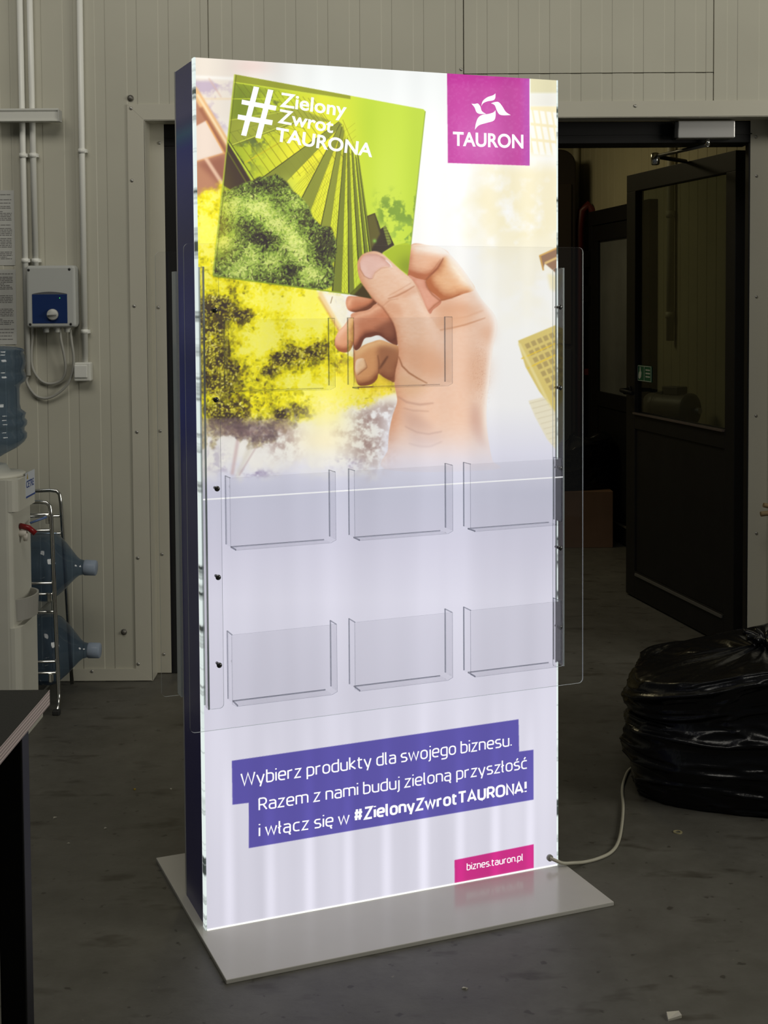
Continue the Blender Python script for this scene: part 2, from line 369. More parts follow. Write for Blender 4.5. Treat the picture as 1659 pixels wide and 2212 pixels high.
    def cline(p, q, w, col, a=1.0, soft=.25, w2=None):
        p, q = np.array(p, float), np.array(q, float); d = q - p; n = np.array([-d[1], d[0]]) / max(np.hypot(*d), 1e-6); w2 = w if w2 is None else w2
        cput([p + n * w / 2, q + n * w2 / 2, q - n * w2 / 2, p - n * w / 2], col, a, soft)
    mix(C(250, 242, 60), .9 * cm * blob(660, 330, 90, 70)); mix(C(248, 246, 70), .6 * cm * blob(640, 430, 70, 60)); mix(C(186, 214, 58), .5 * cm * blob(800, 270, 26, 90))
    mix(C(222, 240, 96), .5 * cm * blob(838, 420, 40, 150))
    # cloud marks in the card
    cl = sm(.50, .66, n12 * .5 + n30 * .35 + n5 * .2 + .03) * cm
    mix(C(118, 150, 60), np.clip(.8 * cl * (sm(800, 830, gx) * sm(395, 440, gy) * (1 - sm(470, 500, gy))), 0, 1))
    mix(C(120, 158, 70), .85 * cm * sm(.48, .55, n30 * .5 + n12 * .5) * blob(882, 505, 34, 24) * 1.0)
    mix(C(92, 104, 62), np.clip(.8 * sm(.48, .62, n12 * .6 + n30 * .4) * cm * (blob(530, 340, 30, 36) + blob(580, 225, 40, 26) + blob(560, 300, 30, 20)), 0, 1))
    # dark upper left glazing and top strip
    cput([(508, 176), (566, 186), (560, 262), (500, 262)], C(92, 108, 40), .55, 9)
    cput([(500, 258), (560, 248), (640, 230), (720, 262), (650, 264), (504, 313)], C(158, 164, 62), .85, 1)
    cput([(511, 160), (760, 205), (760, 214), (509, 176)], C(152, 158, 50), .95, .6); cline((508, 177), (760, 215), 2.2, C(212, 226, 66), .9)
    for k in range(13):
        px = 512 + k * 17 - k * k * .25; cline((px, 178 + k * 3), (px + 46 - k, 240 + k * 2), 1.0, C(104, 104, 40), .7)
    cline((503, 213), (620, 213), 2, C(206, 222, 60), .8); cline((500, 259), (620, 240), 1.6, C(206, 220, 70), .8)
    for k in range(9):
        cline((500 + k * 16, 283 - k * 2), (526 + k * 17, 318 - k * 5), .9, C(110, 116, 50), .7)
    cline((500, 286), (560, 268), 1, C(120, 126, 50), .7); cline((505, 312), (640, 262), 2.2, C(206, 216, 80), .9); cline((506, 314), (640, 264), 1, C(90, 88, 40), .8)
    cline((532, 351), (650, 283), 3, C(206, 196, 44), .9)
    for k in range(12):
        p = np.array([520 + k * 16., 306 - k * 5.5]); cline(p, p + np.array([70 - k * .5, 100 - k]), 1.1, C(120, 112, 30), .85)
    # dark roof beam at the card's left
    cput([(494, 303), (546, 391), (520, 420), (486, 400)], C(72, 56, 50), 1, .8); cline((490, 318), (538, 398), 3, C(122, 130, 44), .6)
    cline((484, 400), (500, 424), 5, C(176, 196, 70), .8); cline((494, 302), (552, 394), 3, C(196, 216, 70), 1); cline((497, 302), (555, 392), 1.6, C(60, 54, 34), 1)
    # tower ribs
    ap = (744, 262)
    for k in range(26):
        bx = 575 + k * 9.5; cline((744 - (25 - k) * .3, 268 + (25 - k) * 1.2), (bx, 640 if bx > 690 else 470), .9, C(150, 150, 40), .55)
    for k in range(34):
        y0 = 305 + k * 14.; cline((770 + k * .9, y0 - 40), (640 + k * 3, y0 + 60 + k * 2), .8, C(150, 146, 36), .5)
    for k in range(30):
        y0 = 300 + k * 13.; cline((640 + k * 3., y0 - 20), (720 + k * 2.6, y0 + 95), .8, C(140, 136, 36), .55)
    ribs = [((735, 262), (742, 268), (621, 392), (566, 386)), ((737, 268), (743, 274), (673, 455), (652, 432)), ((741, 274), (746, 282), (715, 492), (695, 490)), ((747, 300), (751, 306), (739, 640), (719, 640)),
            ((753, 296), (757, 310), (767, 640), (755, 640)), ((762, 322), (766, 330), (786, 570), (776, 570)), ((770, 334), (773, 340), (799, 560), (791, 560)), ((774, 330), (777, 336), (808, 556), (802, 556))]
    for i, (a, c, d, e) in enumerate(ribs):
        cput([a, c, d, e], C(138, 144, 58) if i < 3 else C(120, 128, 52), .95, .5)
        cline(a, e, .8, C(52, 50, 34), .9, .3, 2.4 if i > 2 else 1.8); cline(c, d, .6, C(104, 108, 40), .8)
    mix(C(196, 210, 90), .5 * cm * blob(620, 400, 24, 20)); 
    cline((743, 258), (776, 336), 1, C(150, 132, 40), .9)
    # dark blocks
    cput([(795, 466), (812, 459.5), (824, 494), (834.5, 486.6), (855, 532), (826, 548), (805, 545)], C(66, 56, 46), 1, .4)
    cput([(796, 467), (811, 461), (823, 505), (803, 540)], C(112, 106, 52), .85, 1.5); cput([(829, 490), (835, 487), (848, 524), (840, 530)], C(150, 166, 70), .8, .5)
    for k in range(6): cline((829, 493 + k * 6), (838 + k * 2.6, 491 + k * 6.4), .8, C(50, 44, 34), .8)
    cline((818, 476), (823, 496), 1.2, C(80, 80, 40), .9); mix(C(150, 220, 90), .8 * blob(811, 520, 4, 4))
    # leaves in the card
    outl = [(470, 432), (481, 416), (500, 410), (516, 401), (530, 395), (549, 390), (560, 382), (583, 381), (600, 376), (623, 393), (636, 412), (655, 428), (672, 450), (678, 469), (697, 488), (718, 490), (727, 517), (729, 545), (720, 570), (724, 591), (718, 618), (699, 626), (460, 600)]
    b = mask(outl, soft=1.5); tm = np.zeros((PH, PW), np.float32); tm[b.s] = b.m; tm *= cm
    lt = .36 + 0 * gx
    for cx, cy, rx, ry, s in [(530, 440, 34, 26, .4), (566, 450, 26, 22, .5), (598, 484, 30, 26, .55), (632, 516, 26, 26, .55), (652, 552, 24, 26, .5), (676, 590, 26, 20, .6), (488, 522, 30, 22, .6), (545, 548, 18, 22, .45), (520, 582, 30, 22, .4), (590, 562, 26, 22, .5),
                              (500, 450, 22, 26, .3), (612, 420, 22, 20, .12), (648, 440, 20, 22, .25), (600, 455, 30, 20, .15), (688, 560, 10, 8, -.2), (575, 395, 26, 14, -.22), (570, 515, 40, 16, -.34), (700, 530, 22, 36, -.22), (640, 580, 28, 16, -.32), (480, 505, 12, 12, -.2)]:
        lt = lt + s * blob(cx, cy, rx, ry)
    lt = lt + (n30 - .5) * .25
    base = ramp(lt + (n12 - .5) * .6 + (n5 - .5) * .6, [(0, C(54, 44, 46)), (.25, C(74, 72, 48)), (.45, C(112, 130, 56)), (.65, C(154, 184, 72)), (.85, C(200, 218, 96)), (1, C(228, 236, 130))])
    mix(base, tm)
    ys, xs = np.where(tm > .5); pick = rng.integers(0, len(ys), 5200)
    for q in range(5200):
        cy, cx = ys[pick[q]], xs[pick[q]]; l = lt[cy, cx] + rng.normal(0, .22); big = 1.0 + .5 * (cy + PY0 > 520)
        a = rng.uniform(0, math.pi); L, W = rng.uniform(2.6, 5.0) * big, rng.uniform(1.0, 1.8) * big
        r = int(L) + 2; y0, y1, x0, x1 = max(cy - r, 0), cy + r + 1, max(cx - r, 0), cx + r + 1
        dx, dy = xx[y0:y1, x0:x1] - cx, yy[y0:y1, x0:x1] - cy
        u, w = (dx * math.cos(a) + dy * math.sin(a)) / L, (-dx * math.sin(a) + dy * math.cos(a)) / W
        m = np.clip(1.6 - 1.6 * (u * u + np.abs(w)), 0, 1)[..., None] * .85
        m = m * np.clip(cm[y0:y1, x0:x1, None] * 1.0, 0, 1)
        col = ramp(np.array(l), [(0, C(44, 36, 42)), (.3, C(78, 80, 48)), (.5, C(122, 146, 60)), (.7, C(170, 196, 84)), (1, C(226, 234, 136))])
        img[y0:y1, x0:x1] = img[y0:y1, x0:x1] * (1 - m) + col * m
    mix(C(250, 232, 50), .35 * cm * sm(600, 520, gy) * blob(478, 500, 30, 110))
    # card rim
    line((511, 160), (463, 593), 3.2, C(196, 210, 70), .65, .5); line((514, 162), (467, 593), 1.2, C(70, 66, 30), .55, .4)
    line((463, 595), (756, 634.5), 3, C(150, 168, 40), .9, .5); line((921, 240), (889, 530), 2, C(150, 172, 60), .9, .4)
    # --- hand
    def H(*p): return [(720 + x / 4.366, 510 + y / 4.366) for x, y in p]
    def HW(*p): return [(800 + x / 5.53, 780 + y / 5.53) for x, y in p]
    sk = noise(3.2, 31, 2, .6, 2.2)
    def skin(pts, lit_c, mid_c, dark_c, w=9, dirx=.6, diry=.6, k=1.0, soft=.5, smooth=True, alpha=1.0):
        """filled finger shape: rounded shading from the blurred, shifted silhouette"""
        b = mask(pts, pad=w * 3, soft=soft, smooth=smooth)
        hgt = blur(b.m, w)
        gyy, gxx = np.gradient(hgt)
        sh = np.clip(.52 + (gxx * dirx + gyy * diry) * w * 1.9 * k, 0, 1)
        sh = sh - .22 * k * (1 - sm(.45, .95, hgt)) + (sk[b.s] - .5) * .10
        c = ramp(sh, [(0, dark_c), (.48, mid_c), (1, lit_c)])
        m = (b.m * alpha)[..., None]; img[b.s] = img[b.s] * (1 - m) + c * m
        return b
    S1, S2, S3 = C(250, 222, 200), C(232, 178, 140), C(166, 96, 62)
    palm_r = H((735, 90), (900, 85), (1040, 120), (1150, 220), (1280, 390), (1400, 590), (1500, 710), (1540, 790), (1545, 880), (1510, 1040), (1490, 1200), (1470, 1400)) + \
             HW((1410, 350), (1390, 560), (1395, 800), (1430, 1050), (1460, 1190), (1470, 1300), (220, 1300), (215, 1050), (230, 850), (270, 650), (325, 480), (300, 300), (300, 100)) + H((700, 900), (720, 380))
    keep = img.copy()
    skin(palm_r, C(253, 236, 222), C(238, 196, 168), C(214, 150, 112), w=20, dirx=-.5, diry=.1, k=.7)
    # fingers seen under the thumb
    skin(H((150, 565), (128, 600), (128, 650), (150, 695), (205, 716), (280, 712), (345, 688), (405, 645), (420, 600), (340, 568), (220, 566)), C(240, 178, 140), C(206, 128, 90), C(120, 66, 44), w=7, dirx=.9, diry=.5, k=1.1)
    skin(H((175, 735), (240, 712), (340, 692), (405, 640), (500, 640), (600, 800), (620, 950), (605, 1028), (540, 1002), (440, 936), (360, 950), (300, 966), (262, 1045), (220, 1076), (198, 1045), (186, 900), (180, 800)), C(240, 182, 146), C(204, 128, 92), C(120, 62, 44), w=9, dirx=.5, diry=.75, k=1.1)
    poly(H((400, 860), (600, 760), (620, 1000), (520, 980), (450, 920)), C(96, 48, 34), .5, 5)
    skin(H((165, 765), (110, 838), (60, 890), (26, 955), (20, 1020), (45, 1070), (95, 1094), (150, 1088), (180, 1050), (196, 1000), (200, 880), (198, 790)), C(250, 204, 172), C(226, 158, 118), C(164, 92, 60), w=7, dirx=.2, diry=.9, k=1.0)
    path(H((198, 800), (200, 900), (196, 1000), (205, 1060)), 2.2, C(120, 60, 40), .6)
    skin(H((200, 1075), (232, 1078), (285, 1030), (370, 996), (450, 977), (540, 1008), (640, 1050), (640, 1150), (610, 1260), (582, 1372), (535, 1358), (480, 1330), (432, 1296), (418, 1345), (370, 1392), (290, 1412), (236, 1396), (208, 1310), (196, 1180)), C(244, 196, 140), C(218, 154, 100), C(140, 78, 46), w=8, dirx=.3, diry=.7, k=1.0)
    poly(H((440, 1040), (620, 1060), (610, 1200), (580, 1365), (440, 1290), (425, 1150)), C(122, 66, 46), .55, 5, True)
    path(H((520, 1130), (480, 1190), (440, 1250)), 4, C(70, 34, 24), .7, 1.6); path(H((425, 1120), (436, 1200), (432, 1290)), 3, C(110, 60, 36), .6, 1)
    b = skin(H((220, 1175), (262, 1150), (300, 1160), (326, 1235), (290, 1270), (232, 1310), (212, 1260)), C(252, 226, 196), C(240, 196, 150), C(196, 140, 96), w=4, k=.7)
    path(H((300, 1160), (326, 1235), (270, 1280), (232, 1312)), 2, C(166, 104, 62), .6)
    path(H((195, 1040), (205, 1110), (200, 1250), (208, 1380)), 2.4, C(140, 76, 46), .55)
    # index finger, upper
    skin(H((738, 92), (900, 86), (1040, 118), (1100, 170), (1070, 260), (990, 330), (890, 412), (800, 398), (706, 365), (720, 240)), C(255, 238, 220), C(240, 186, 150), C(190, 112, 76), w=11, dirx=-.25, diry=.95, k=.95)
    skin(H((1060, 190), (1160, 240), (1280, 395), (1340, 500), (1230, 545), (1100, 590), (1015, 606), (940, 545), (895, 480), (882, 410), (980, 320)), C(255, 240, 218), C(238, 184, 138), C(186, 108, 66), w=13, dirx=-.75, diry=.6, k=.95)
    path(H((1045, 205), (990, 300), (930, 360), (878, 412)), 4, C(150, 84, 56), .75, 1.1); path(H((1020, 215), (960, 300), (900, 365)), 2, C(170, 100, 66), .5, .8)
    skin(H((716, 368), (800, 400), (870, 418), (905, 500), (1025, 610), (950, 690), (905, 720), (800, 480)), C(246, 200, 178), C(228, 162, 134), C(186, 108, 84), w=6, dirx=.3, diry=.3, k=.8)
    path(H((872, 412), (890, 480), (940, 550), (1012, 608), (1120, 582), (1200, 545)), 3.4, C(158, 92, 58), .7, 1)
    # palm modelling and creases
    poly(H((940, 690), (1040, 620), (1150, 620), (1290, 660), (1180, 740), (1040, 760)), C(216, 150, 108), .55, 9, True)
    path(H((905, 705), (960, 650), (1022, 606)), 3, C(170, 104, 70), .7, .9)
    poly(H((960, 790), (1120, 740), (1330, 790), (1200, 850), (1020, 885)), C(226, 166, 124), .6, 8, True)
    path(H((1010, 886), (1120, 866), (1240, 838), (1350, 802), (1440, 770)), 3, C(190, 124, 84), .65, 1); path(H((1120, 780), (1260, 760), (1420, 700)), 2.4, C(214, 152, 112), .5, 1.4)
    poly(H((1400, 860), (1500, 850), (1500, 980), (1440, 1010)), C(220, 156, 116), .55, 10, True); poly(H((1180, 700), (1300, 660), (1400, 690), (1300, 750)), C(224, 160, 118), .45, 8, True)
    poly(H((1300, 1100), (1460, 1150), (1440, 1420), (1280, 1440)), C(222, 164, 126), .5, 14, True)
    stp = rng.random((PH, PW)).astype(np.float32)
    mix(C(184, 116, 84), .55 * (stp > .93) * blob(1040, 810, 20, 70) * 1.0); 
    # thumb and ball of the thumb
    thumb = H((235, 290), (243, 225), (290, 167), (380, 140), (452, 155), (520, 205), (600, 280), (680, 350), (742, 402), (782, 465), (812, 545), (862, 650), (912, 742), (982, 852), (1050, 950), (1120, 1090), (1150, 1250), (1100, 1420), (980, 1520), (800, 1600), (600, 1560), (583, 1390), (590, 1280), (612, 1180), (622, 1090), (610, 1000), (595, 900), (570, 820), (522, 740), (472, 672), (410, 622), (340, 542), (290, 470), (250, 382))
    b = mask(thumb, pad=40, soft=.6, smooth=True)
    hgt = blur(b.m, 13); gyy, gxx = np.gradient(hgt)
    sh = np.clip(.66 - (gxx * .55 - gyy * .05) * 14, 0, 1) - .16 * (1 - sm(.4, .9, hgt)) + (sk[b.s] - .5) * .14
    c = ramp(sh, [(0, C(186, 112, 76)), (.3, C(224, 162, 124)), (.62, C(240, 196, 164)), (1, C(254, 228, 208))])
    low = sm(745, 815, gy[b.s] + (gx[b.s] - 880) * .12); right = sm(895, 965, gx[b.s] - (gy[b.s] - 720) * .22) * sm(670, 735, gy[b.s])
    m = (b.m * (1 - low * right) * (1 - right * .9) * (1 - sm(800, 850, gy[b.s])))[..., None]
    img[b.s] = img[b.s] * (1 - m) + c * m
    poly(H((640, 1060), (800, 1020), (1000, 1100), (1080, 1250), (960, 1340), (760, 1290), (660, 1180)), C(222, 158, 116), .55, 12, True)
    poly(H((500, 620), (620, 640), (660, 720), (620, 760), (540, 700)), C(216, 150, 112), .5, 5, True)
    poly(H((560, 560), (700, 500), (780, 470), (800, 520), (680, 580)), C(222, 160, 124), .45, 4, True)
    path(H((520, 590), (600, 565), (690, 520), (775, 468)), 3, C(184, 118, 82), .7, .9); path(H((530, 560), (640, 500), (740, 440)), 2, C(204, 140, 104), .5, .9); path(H((470, 660), (540, 600), (620, 590)), 2.4, C(196, 128, 92), .5, 1)
    path(H((622, 1135), (655, 1225), (720, 1290), (800, 1340), (890, 1388)), 3.6, C(150, 90, 54), .8, .8)
    path(H((290, 470), (340, 542), (410, 622), (472, 672), (522, 740), (570, 820), (595, 900), (608, 1000)), 3, C(140, 76, 48), .55, 1.2)
    # thumb nail
    skin(H((258, 260), (300, 182), (390, 164), (470, 190), (520, 235), (562, 290), (500, 282), (430, 310), (385, 360), (372, 400), (330, 396), (285, 345)), C(252, 224, 212), C(236, 192, 176), C(206, 150, 130), w=6, dirx=.2, diry=-.3, k=.7)
    path(H((258, 250), (262, 310), (300, 375), (345, 400), (378, 398)), 2, C(176, 116, 90), .6, .5); path(H((500, 220), (545, 262), (562, 292), (540, 284)), 2.4, C(252, 246, 240), .9, .5); path(H((378, 398), (400, 345), (460, 300), (540, 290)), 1.8, C(200, 140, 116), .6, .8)
    # wrist folds
    for pts, w, a in [(((330, 420), (440, 490), (600, 520), (760, 500)), 5, .4), (((400, 560), (520, 590), (700, 600)), 4, .3), (((420, 780), (560, 850), (700, 872), (860, 840)), 4, .5), (((460, 980), (600, 1020), (720, 1020), (860, 960)), 4, .4)]:
        path(HW(*pts), w, C(172, 126, 108), a, 1.2)
    poly(HW((400, 600), (520, 620), (660, 700), (760, 830), (600, 850), (440, 800)), C(206, 164, 146), .6, 8, True); poly(HW((450, 860), (700, 890), (860, 860), (740, 1010), (560, 1010)), C(204, 166, 154), .55, 8, True)
    poly(HW((1240, 480), (1310, 640), (1350, 900), (1380, 1040), (1290, 980), (1200, 760)), C(208, 158, 140), .6, 7, True); poly(HW((340, 130), (520, 200), (700, 320), (480, 420), (340, 330)), C(226, 178, 130), .5, 8, True)
    # rim glow and fade into the paper
    hb = mask(palm_r, soft=.5, smooth=True); hm = np.zeros((PH, PW), np.float32); hm[hb.s] = hb.m
    gl = 1 - blur(hm, 16); mix(C(255, 252, 246), np.clip(hm * sm(.12, .62, gl) * sm(930, 1010, gx + (700 - gy) * .25) * .95 * (1 - sm(900, 1000, gy)), 0, 1))
    mix(C(255, 252, 244), .85 * hm * sm(556, 528, gy) * sm(900, 950, gx))
    fd = sm(895, 1026, gy) * sm(700, 760, gx); a = (.93 * fd)[..., None]
    img[:] = img * (1 - a) + keep * a
    # --- curled corner of the card held by the thumb
    cu = H((478, 152), (590, 84), (700, 60), (742, 92), (728, 200), (710, 362), (640, 312), (560, 238), (520, 200))
    b = poly(cu, C(182, 202, 52), 1, .4); mix(C(128, 142, 40), np.where(gx > 0, .6, 0) * blob(880, 575, 22, 26) * (lambda z: (z.__setitem__(b.s, b.m), z)[1])(np.zeros((PH, PW), np.float32)))
    path(H((470, 158), (590, 84), (700, 40)), 2.4, C(206, 222, 80), .9, .6)
    poly(H((160, 546), (268, 438), (300, 480), (345, 545), (372, 590), (250, 568)), C(72, 58, 30), 1, .6); poly(H((160, 546), (268, 438), (285, 462), (200, 552)), C(120, 130, 40), .8, 1.5)
    # --- flat panels
    top = poly([(967.5, 100), (1145.5, 100), (1146, 357.5), (969.5, 351.5)], C(196, 62, 158))
    pm = np.zeros((PH, PW), np.float32); pm[top.s] = top.m
    mix(C(186, 30, 146), .75 * pm * sm(196, 160, gy)); mix(C(222, 128, 200), .55 * pm * blob(1040, 300, 60, 70)); mix(C(178, 82, 188), .55 * pm * sm(1120, 1146, gx))  # lamp glow painted in as a paler centre
    mix(C(222, 140, 200), .12 * pm * sm(.5, .7, n5))
    poly([(501, 1642), (1119, 1555), (1120, 1625), (1151, 1621), (1151, 1729), (537, 1831), (537, 1733), (502, 1737)], C(88, 80, 164))
    poly([(980, 1859), (1151, 1825.6), (1151, 1877), (980.5, 1909.5)], C(194, 26, 124))
    # upright lamp bands are painted later, in the print's emission strength
    return np.clip(img, 0, 1)

# ================================================================ the setting
WY = 5.12                                            # face of the back wall
OX0, OX1, OZ = -.902, 1.497, 2.152                   # door opening
def floor_mat():
    m = bpy.data.materials.new('worn_concrete_floor'); m.use_nodes = True; nt = m.node_tree; N = nt.nodes; L = nt.links; p = N['Principled BSDF']
    tc = N.new('ShaderNodeTexCoord')
    def noise(scale, det=6, rough=.6, sx=1, sy=1):
        mp = N.new('ShaderNodeMapping'); mp.inputs['Scale'].default_value = (sx, sy, 1); L.new(tc.outputs['Object'], mp.inputs['Vector'])
        n = N.new('ShaderNodeTexNoise'); n.inputs['Scale'].default_value = scale; n.inputs['Detail'].default_value = det; n.inputs['Roughness'].default_value = rough
        L.new(mp.outputs[0], n.inputs['Vector']); return n.outputs['Fac']
    def ramp(v, a, b, ca, cb):
        r = N.new('ShaderNodeValToRGB'); r.color_ramp.elements[0].position = a; r.color_ramp.elements[1].position = b
        r.color_ramp.elements[0].color = (*ca, 1); r.color_ramp.elements[1].color = (*cb, 1); L.new(v, r.inputs['Fac']); return r.outputs['Color']
    base = ramp(noise(1.6), .3, .72, (.070, .066, .055), (.104, .100, .086))
    def mul(c, d):
        x = N.new('ShaderNodeMix'); x.data_type = 'RGBA'; x.blend_type = 'MULTIPLY'; x.inputs[0].default_value = 1
        L.new(c, x.inputs[6]); L.new(d, x.inputs[7]); return x.outputs[2]
    c = mul(base, ramp(noise(9, 8, .7), .35, .65, (.82, .81, .79), (1.08, 1.08, 1.08)))
    c = mul(c, ramp(noise(5.5, 3, .55, 1, 2.2), .31, .41, (.60, .57, .53), (1, 1, 1)))            # dark scuffs
    c = mul(c, ramp(noise(30, 2, .5), .27, .33, (.50, .48, .45), (1, 1, 1)))                        # spots
    c = mul(c, ramp(noise(46, 2, .5, 1.3), .74, .79, (1, 1, 1), (1.7, 1.65, 1.5)))
    L.new(c, p.inputs['Base Color'])
    r = N.new('ShaderNodeMapRange'); L.new(noise(4), r.inputs[0]); r.inputs[3].default_value = .42; r.inputs[4].default_value = .62; L.new(r.outputs[0], p.inputs['Roughness'])
    p.inputs['Specular IOR Level'].default_value = .38
    b = N.new('ShaderNodeBump'); b.inputs['Strength'].default_value = .15; b.inputs['Distance'].default_value = .003; L.new(noise(60, 4), b.inputs['Height']); L.new(b.outputs[0], p.inputs['Normal'])
    return m
struct(MB().box(-5, 5, -1.5, 10, -.08, 0).build('floor', floor_mat()))

# ribbed sandwich panels: shallow upright grooves, a joint every 0.964 m
SEAMS = [-3.548, -2.584, -1.620, -.656, .309, 1.255, 2.219, 3.183]
def rib_profile(x0, x1):
    P = [(x0, 0.0)]
    for i, s in enumerate(SEAMS):
        w = (SEAMS[i + 1] - s) if i + 1 < len(SEAMS) else .964
        k = w / .964
        ev = [(s - .0022, 0), (s - .0012, .009), (s + .0012, .009), (s + .0022, 0)]
        for j in range(8):
            g = s + (.051 + .1205 * j) * k
            ev += [(g - .0013, 0), (g + .0013, .0016), (g + .038, .0016), (g + .0405, 0)]
        P += [e for e in ev if x0 < e[0] < x1]
    return P + [(x1, 0.0)]
def ribbed(mb, x0, x1, z0, z1, thick=.1):
    P = rib_profile(x0, x1); n = len(P)
    V = [(x, WY + d, z0) for x, d in P] + [(x, WY + d, z1) for x, d in P]
    mb.add(V, [(i, i + 1, n + i + 1, n + i) for i in range(n - 1)])
    mb.add([(x0, WY + thick, z0), (x1, WY + thick, z0), (x1, WY + thick, z1), (x0, WY + thick, z1)], [(0, 3, 2, 1)])
    o = len(mb.v)
    for (xa, za, xb, zb) in ((x0, z0, x0, z1), (x1, z0, x1, z1), (x0, z0, x1, z0), (x0, z1, x1, z1)):
        mb.add([(xa, WY, za), (xb, WY, zb), (xb, WY + thick, zb), (xa, WY + thick, za)], [(0, 1, 2, 3)])
w = MB()
ribbed(w, -3.6, OX0, 0, 3.7); ribbed(w, OX1, 3.6, 0, 3.7); ribbed(w, OX0, .309, OZ, 3.7); ribbed(w, 1.2572, OX1, OZ, 3.7)
ribbed(w, .309, 1.2572, OZ, 2.3175); ribbed(w, .309, 1.2572, 2.3205, 3.7)
wall = struct(w.build('wall_back', M_wall))
for (px, py, r) in ((282, 212, .012), (268, 1365, .0115)):
    q = on_y(px, py, WY); b = MB(); b.lathe([(0, r), (-.002, r), (-.003, r * .62), (-.009, r * .6), (-.010, r * .3), (-.0102, .0005)], q, 'y', 18); b.build('bolt', mat('old_bolt', (.20, .19, .17), .4, metal=.6), wall)
rivet(wall, on_y(996, 150, WY), .006)

# folded steel flashings round the opening
t = MB()                                              # left: face strip mitred at both ends, return, inner leg
t.prism([(-.966, .05), (OX0, .004), (OX0, OZ), (-.966, 2.212)], WY - .006, WY)
t.box(OX0 - .0015, OX0 + .0015, WY - .006, WY + .1, .004, OZ); t.box(OX0, -.846, WY + .1, WY + .1025, .004, OZ)
t1 = struct(t.build('trim_1', M_trim))
for px, py in ((283, 234), (285, 390), (290, 661), (296, 933), (298, 1205), (299, 1434)): rivet(t1, on_y(px, py, WY - .006), .0065)
for px, py in ((344, 309), (342, 664), (346, 931), (350, 1197), (354, 1413)): rivet(t1, on_y(px, py, WY + .0999), .0065)
t = MB(); t.prism([(-.966, 2.2125), (OX0, OZ + .0005), (OX1, OZ + .0005), (1.57, 2.2125)], WY - .006, WY); t.box(OX0, OX1, WY - .006, WY + .1, OZ - .001, OZ + .002)
t2 = struct(t.build('trim_2', M_trim))
for px, py in ((1372, 229),): rivet(t2, on_y(px, py, WY - .006), .0065)
t = MB(); t.prism([(OX1, .004), (1.57, .05), (1.57, 2.212), (OX1, OZ)], WY - .006, WY)
t.box(OX1 - .0015, OX1 + .0015, WY - .006, WY + .1, .004, OZ); t.box(1.424, OX1, WY + .1, WY + .1025, .004, OZ)
t3 = struct(t.build('trim_3', M_trim))
for px, py in ((1633, 296), (1634, 380), (1634, 641), (1633, 898), (1634, 1152)): rivet(t3, on_y(px, py, WY + .0999), .006)
t = MB(); t.prism([(-3.6, .004), (OX0, .004), (-.966, .050), (-3.6, .050)], WY - .006, WY)
bb = struct(t.build('baseboard_back', M_trim)); rivet(bb, on_y(199, 1450, WY - .006), .006)
bb.location.y = -.0004

# room behind the doorway
BX = lambda y: 1.368 + .1526 * (8.513 - y)            # right hand wall of the store room, running away from the camera
M_back = mat('store_room_wall_cream', (.47, .43, .29), .55, var=.06, vscale=3)
def side_pt(y, z, off=0.0): return (BX(y) - off, y, z)
sw = MB(); y0, y1 = WY + .1, 8.95
ys = [y0]; k = 0
while y0 + .12 * (k + 1) < y1: ys += [y0 + .12 * (k + 1) - .0032, y0 + .12 * (k + 1), y0 + .12 * (k + 1) + .0032]; k += 1
ys += [y1]; V = []; 
for i, y in enumerate(ys):
    d = .005 if (0 < i < len(ys) - 1 and (i - 1) % 3 == 1) else 0
    V += [(BX(y) + d, y, 0), (BX(y) + d, y, 2.95)]
sw.add(V, [(2 * i, 2 * i + 2, 2 * i + 3, 2 * i + 1) for i in range(len(ys) - 1)])
sw.add([(BX(y0) + .08, y0, 0), (BX(y1) + .08, y1, 0), (BX(y1) + .08, y1, 2.95), (BX(y0) + .08, y0, 2.95)], [(0, 1, 2, 3)])
struct(sw.build('wall_right', M_back))
struct(MB().box(-2.6, 1.42, 8.95, 9.05, 0, 2.95).build('wall_far', M_back))
struct(MB().box(-2.7, -2.6, WY + .1, 9.05, 0, 2.95).build('wall_left', M_back))
struct(MB().box(-2.7, 2.1, WY + .1, 9.05, 2.95, 3.05).build('ceiling', M_back))

# ---------------------------------------------------------------- the open door in the opening
M_pane = clear('door_glass', (.56, .59, .56), .05, (.05, .06, .06), .03, .8)
d1 = bpy.data.objects.new('door_1', None); COL.objects.link(d1); struct(d1)
fy0, fy1 = WY + .103, WY + .26
f = MB(); f.box(-.85, 1.436, fy0, fy1, 2.066, OZ - .001); f.box(-.85, -.775, fy0, fy1, 0, 2.066); f.box(1.418, 1.445, fy0, fy0 + .05, 0, 2.066)
f.build('frame', M_frame, d1, .003)
f = MB(); f.box(-.84, 1.43, fy0 - .004, fy0, 2.098, 2.102); f.build('frame_bead', M_frame, d1)
# the leaf stands open into the store room
HX, HY = 1.441, 5.50; FX, FY = 1.195, 6.60
la = math.atan2(FY - HY, FX - HX); LW = math.hypot(FX - HX, FY - HY)
leaf = bpy.data.objects.new('leaf', None); COL.objects.link(leaf); leaf.parent = d1; leaf.location = (HX, HY, 0); leaf.rotation_euler = (0, 0, la)
